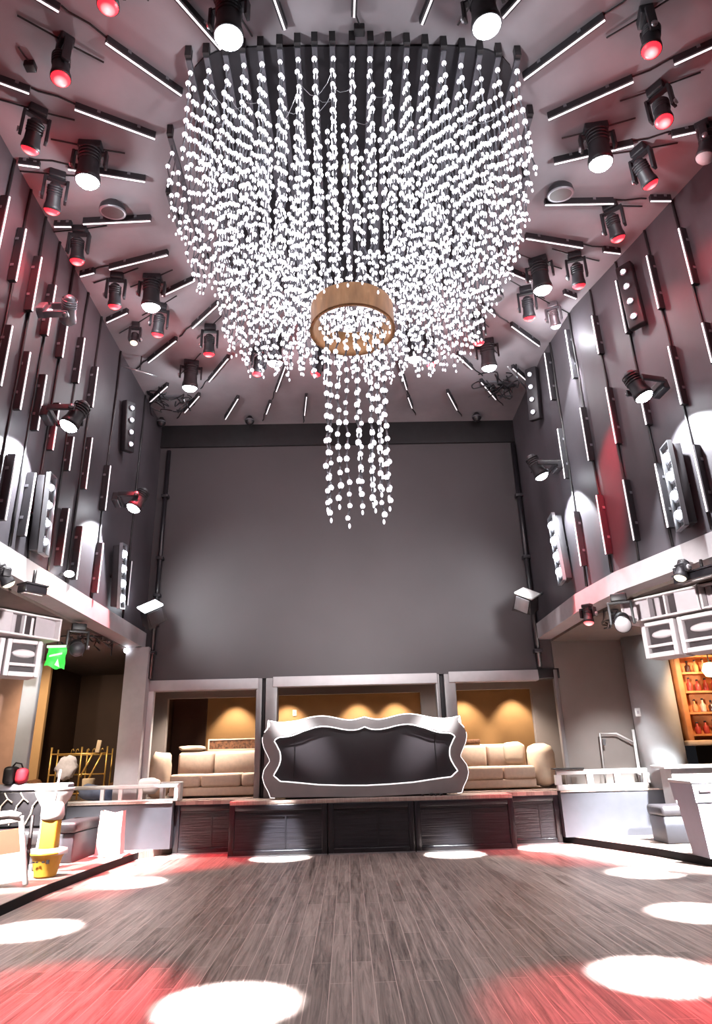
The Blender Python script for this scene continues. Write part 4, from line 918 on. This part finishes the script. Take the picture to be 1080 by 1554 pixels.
mb = MB(); mb.prism([(-9.9, 13.9), (-5.52, 13.9), (-5.52, 14.07), (-3.4, 14.07), (-3.4, 14.34), (-4.67, 14.34), (-4.67, 18.19), (-9.9, 18.19)], .12, DZ, axis='z'); struct(mb.build('floor_recess', 'deck'))
# ------------------------------------------------------------------ right lounge
t = thing('railing', 'low white slotted railing on the right wing platform', 'railing', (4.95, 13.95, DZ + .01), None, 'low white railings')
MB().box(-.85, .95, -.05, .05, .28, .37, bev=.01).build('top_rail', 'white', t); MB().box(-.85, .95, -.05, .05, 0, .1, bev=.01).build('bottom_rail', 'white', t)
for x in (-.82, -.2, .35, .92): MB().box(x - .06, x + .06, -.048, .048, .1, .28).build('post', 'white', t)
o = MB().box(-.3, .3, -.12, .12, 0, .03, bev=.01).build('tray', 'black', None, (4.35, 13.98, DZ + .385)); tag(o, 'flat dark tray on top of the right railing', 'tray')
t = thing('pole_frame', 'thin white tube frame standing behind the right railing', 'frame', (5.3, 14.2, DZ + .01))
q = lambda px, py: (lambda v: Vector((v.x - 5.3, v.y - 14.2, v.z - DZ - .01)))(aty(px, py, 14.2))
f0 = q(919, 1192); MB().tube([(f0[0], 0, 0), q(910, 1113), q(935, 1113), q(962, 1127)], .018, 8).build('bent_tube', 'white', t)
f1 = q(972, 1192); MB().tube([(f1[0], 0, 0), q(969, 1170), q(960, 1107)], .03, 10).build('post', 'white', t)
c1 = q(970, 1172); MB().lathe([(.05, -.06), (.06, 0), (.05, .06)], 12, Matrix.Translation(c1)).build('collar', 'white', t); c2 = q(914, 1124); MB().box(c2[0] - .0, c2[0] + .05, -.03, .03, c2[2] - .09, c2[2] + .03).build('latch', 'steel', t)
pb = aty(1047, 1182, 13.98); pb.z = DZ + .01
o = MB().tube([aty(1028, 1112, 13.98) - pb, (0, 0, 0)], .025, 8).build('leaning_pole', 'white', None, pb); tag(o, 'white pole leaning behind the white counter at right', 'pole')
t = thing('bar_counter', 'white bar counter behind the black bench at the right edge', 'counter', (7.0, 13.42, .12))
MB().box(-1.1, 2.5, -.3, .3, 1.18, 1.24, bev=.01).build('worktop', 'white', t); MB().box(-.95, 2.4, -.22, .25, 0, 1.18).build('body', 'white', t)
t = thing('display_shelf', 'orange lit bottle shelf on the right wall beyond the counter', 'shelf', (7.35, 14.0, 1.9))
MB().box(-.45, 1.4, .2, .24, -.1, 1.6).build('back_panel', 'orange', t); MB().box(-.5, -.38, -.1, .24, -.12, 1.62, bev=.02).build('side_panel', 'orange', t)
for z in (0, .42, .84, 1.22, 1.56): MB().box(-.4, 1.4, -.08, .2, z - .02, z + .02).build('shelf_board', 'orange', t)
MB().box(-.55, 1.4, -.14, .2, -.2, -.1, bev=.03).build('ledge', 'cream', t)
mb = MB().lathe([(.0001, 0), (.1, .02), (.16, .14), (.1, .28), (.0001, .3)], 20).build('glow_globe', 'warmbulb', None, (7.45, 13.68, 3.0)); tag(mb, 'glowing warm globe lamp in front of the orange shelf', 'lamp')
MB().tube([(0, 0, .3), (0, 0, .9)], .012, 6).build('cord', 'black', mb)
k = 0
for zi, z in enumerate((0, .42, .84, 1.22)):
    for j in range(4):
        x = -.24 + j * .17 + .03 * (zi % 2); m_ = ('redglass', 'paleglass', 'redglass', 'darkglass', 'redglass', 'orange')[(zi * 4 + j * 2 + zi) % 6]
        h = .2 + .02 * ((zi + j) % 3)
        b = thing('bottle', f"{ {'redglass':'red','paleglass':'pale','darkglass':'dark brown','orange':'orange'}[m_] } bottle on the orange shelf, {('bottom','second','third','top')[zi]} board, {ORD[j]} from left", 'bottle', (7.35 + x, 13.98, 1.9 + z + .021), None, 'bottles on the orange shelf')
        MB().lathe([(.0001, 0), (.05, 0), (.055, .02), (.055, h * .6), (.02, h * .78), (.02, h)], 14).build('glass', m_, b); MB().lathe([(.024, h), (.024, h + .03), (.0001, h + .03)], 10).build('cap', 'black', b)
p = atz(1060, 1297, .12)
t = thing('trash_bin', 'large grey plastic bin at the right edge of the step', 'bin', (5.55, 10.98, .12))
def frust(x0, y0, x1, y1, z0, z1): return [(-x0, -y0, z0), (x0, -y0, z0), (x0, y0, z0), (-x0, y0, z0), (-x1, -y1, z1), (x1, -y1, z1), (x1, y1, z1), (-x1, y1, z1)], [(0, 3, 2, 1), (4, 5, 6, 7), (0, 1, 5, 4), (1, 2, 6, 5), (2, 3, 7, 6), (3, 0, 4, 7)]
mb = MB(); mb._add(*frust(.29, .26, .36, .33, 0, .78)); mb.build('tub', 'greybin', t)
mb = MB(); mb._add(*frust(.385, .35, .41, .37, .76, 1.04)); mb.build('collar', 'greybin', t); mb = MB(); mb.box(-.43, .43, -.39, .39, 1.02, 1.07, bev=.02); mb.build('lid', 'white', t); mb = MB(); mb.box(-.32, -.14, -.385, -.365, .9, .93); mb.build('handle', 'slotdark', t)
# ------------------------------------------------------------------ extra lights, mostly added without a modelled lamp
def area(loc, target, watts, size, col=(1, 1, 1), name='house_light'):
    l = bpy.data.lights.new(name, 'AREA'); l.energy = watts; l.size = size; l.color = col; o = bpy.data.objects.new(name, l); COL.objects.link(o)
    o.matrix_world = aim_mx(Vector(target) - Vector(loc), loc); return o
# added spots with no fixtures, brightening the side lounges and recess
spot((-5.7, 11.2, 3.8), (-4.85, 12.4, .3), 8000, 50, (1, .95, .92), .6, .1, 'left_lounge_fill')
spot((-5.6, 8.0, 3.4), (-4.85, 10.8, .4), 5000, 42, (1, .93, .9), .6, .1, 'left_step_fill')
spot((-4.6, 11.4, 3.8), (-4.3, 13.85, .95), 1100, 24, (1, .97, .95), .7, .1, 'rail_fill')
spot((6.3, 11.3, 3.8), (5.7, 12.8, .3), 12000, 56, (.95, .98, 1), .6, .1, 'right_lounge_fill')
spot((5.9, 8.2, 3.4), (5.5, 11.3, .4), 12000, 38, (.97, .98, 1), .6, .1, 'right_step_fill')
spot((4.9, 11.0, 3.7), (5.4, 14.0, 1.25), 1000, 40, (.97, .98, 1), 1.0, .1, 'rail_fill')
spot((-6.0, 13.2, 3.8), (-5.8, 16.4, 1.2), 380, 90, (1, .8, .55), .6, .1, 'recess_fill')
spot((-7.0, 10.6, 3.7), (-6.4, 13.4, 2.2), 220, 80, (1, .85, .7), .6, .1, 'far_left_fill')
spot((7.4, 12.6, 3.8), (7.5, 14.0, 2.4), 260, 80, (1, .62, .35), .6, .1, 'shelf_light')
# added unseen spots that brighten the hung loudspeakers
for sx in (-1, 1):
    spot((-sx * 2.2, .8, 3.3), (sx * 4.95 + .1, 9.9, 3.5), 9000, 13, (1, .96, .96), .6, .12, 'speaker_fill')
# added spots with no lamp behind them, brightening the booth frame corners
for sx in (-1, 1):
    spot((.3 + sx * 3.3, 12.0, 4.5), (.34 + sx * 1.42, 13.55, 2.27), 5200, 15, (1, .98, .98), 1.0, .08, 'booth_fill')
for x, y, ty in ((-1.9, 11.6, 9.3), (1.9, 11.6, 9.3), (-1.5, 3.2, 8.2), (1.5, 3.2, 8.2)):  # added overhead spots without fixtures that lift the floor brightness
    spot((x, y, 9.15), (x * .35, ty, 0), 560, 60, (1, .96, .95), .9, .15, 'floor_fill')
# floods on the stage corners wash the lower part of the back wall
spot((-3.7, 12.4, 4.7), (-2.6, 14.35, 4.9), 300, 95, (.94, .98, 1), .9, .1, 'corner_flood')
spot((3.6, 12.4, 4.8), (2.6, 14.35, 4.9), 200, 95, (.94, .98, 1), .9, .1, 'corner_flood')
spot((0.3, 11.2, 3.6), (.3, 14.35, 4.6), 700, 120, (1, .97, .97), 1.0, .5, 'back_wall_fill')  # added mid-air spot that lightens the back wall, no lamp there
pl = bpy.data.lights.new('fascia_glow', 'POINT'); pl.energy = 9; pl.color = (1, .78, .55); pl.shadow_soft_size = .06; po = bpy.data.objects.new('fascia_glow', pl); COL.objects.link(po); po.location = atx(92, 888, -4.15)
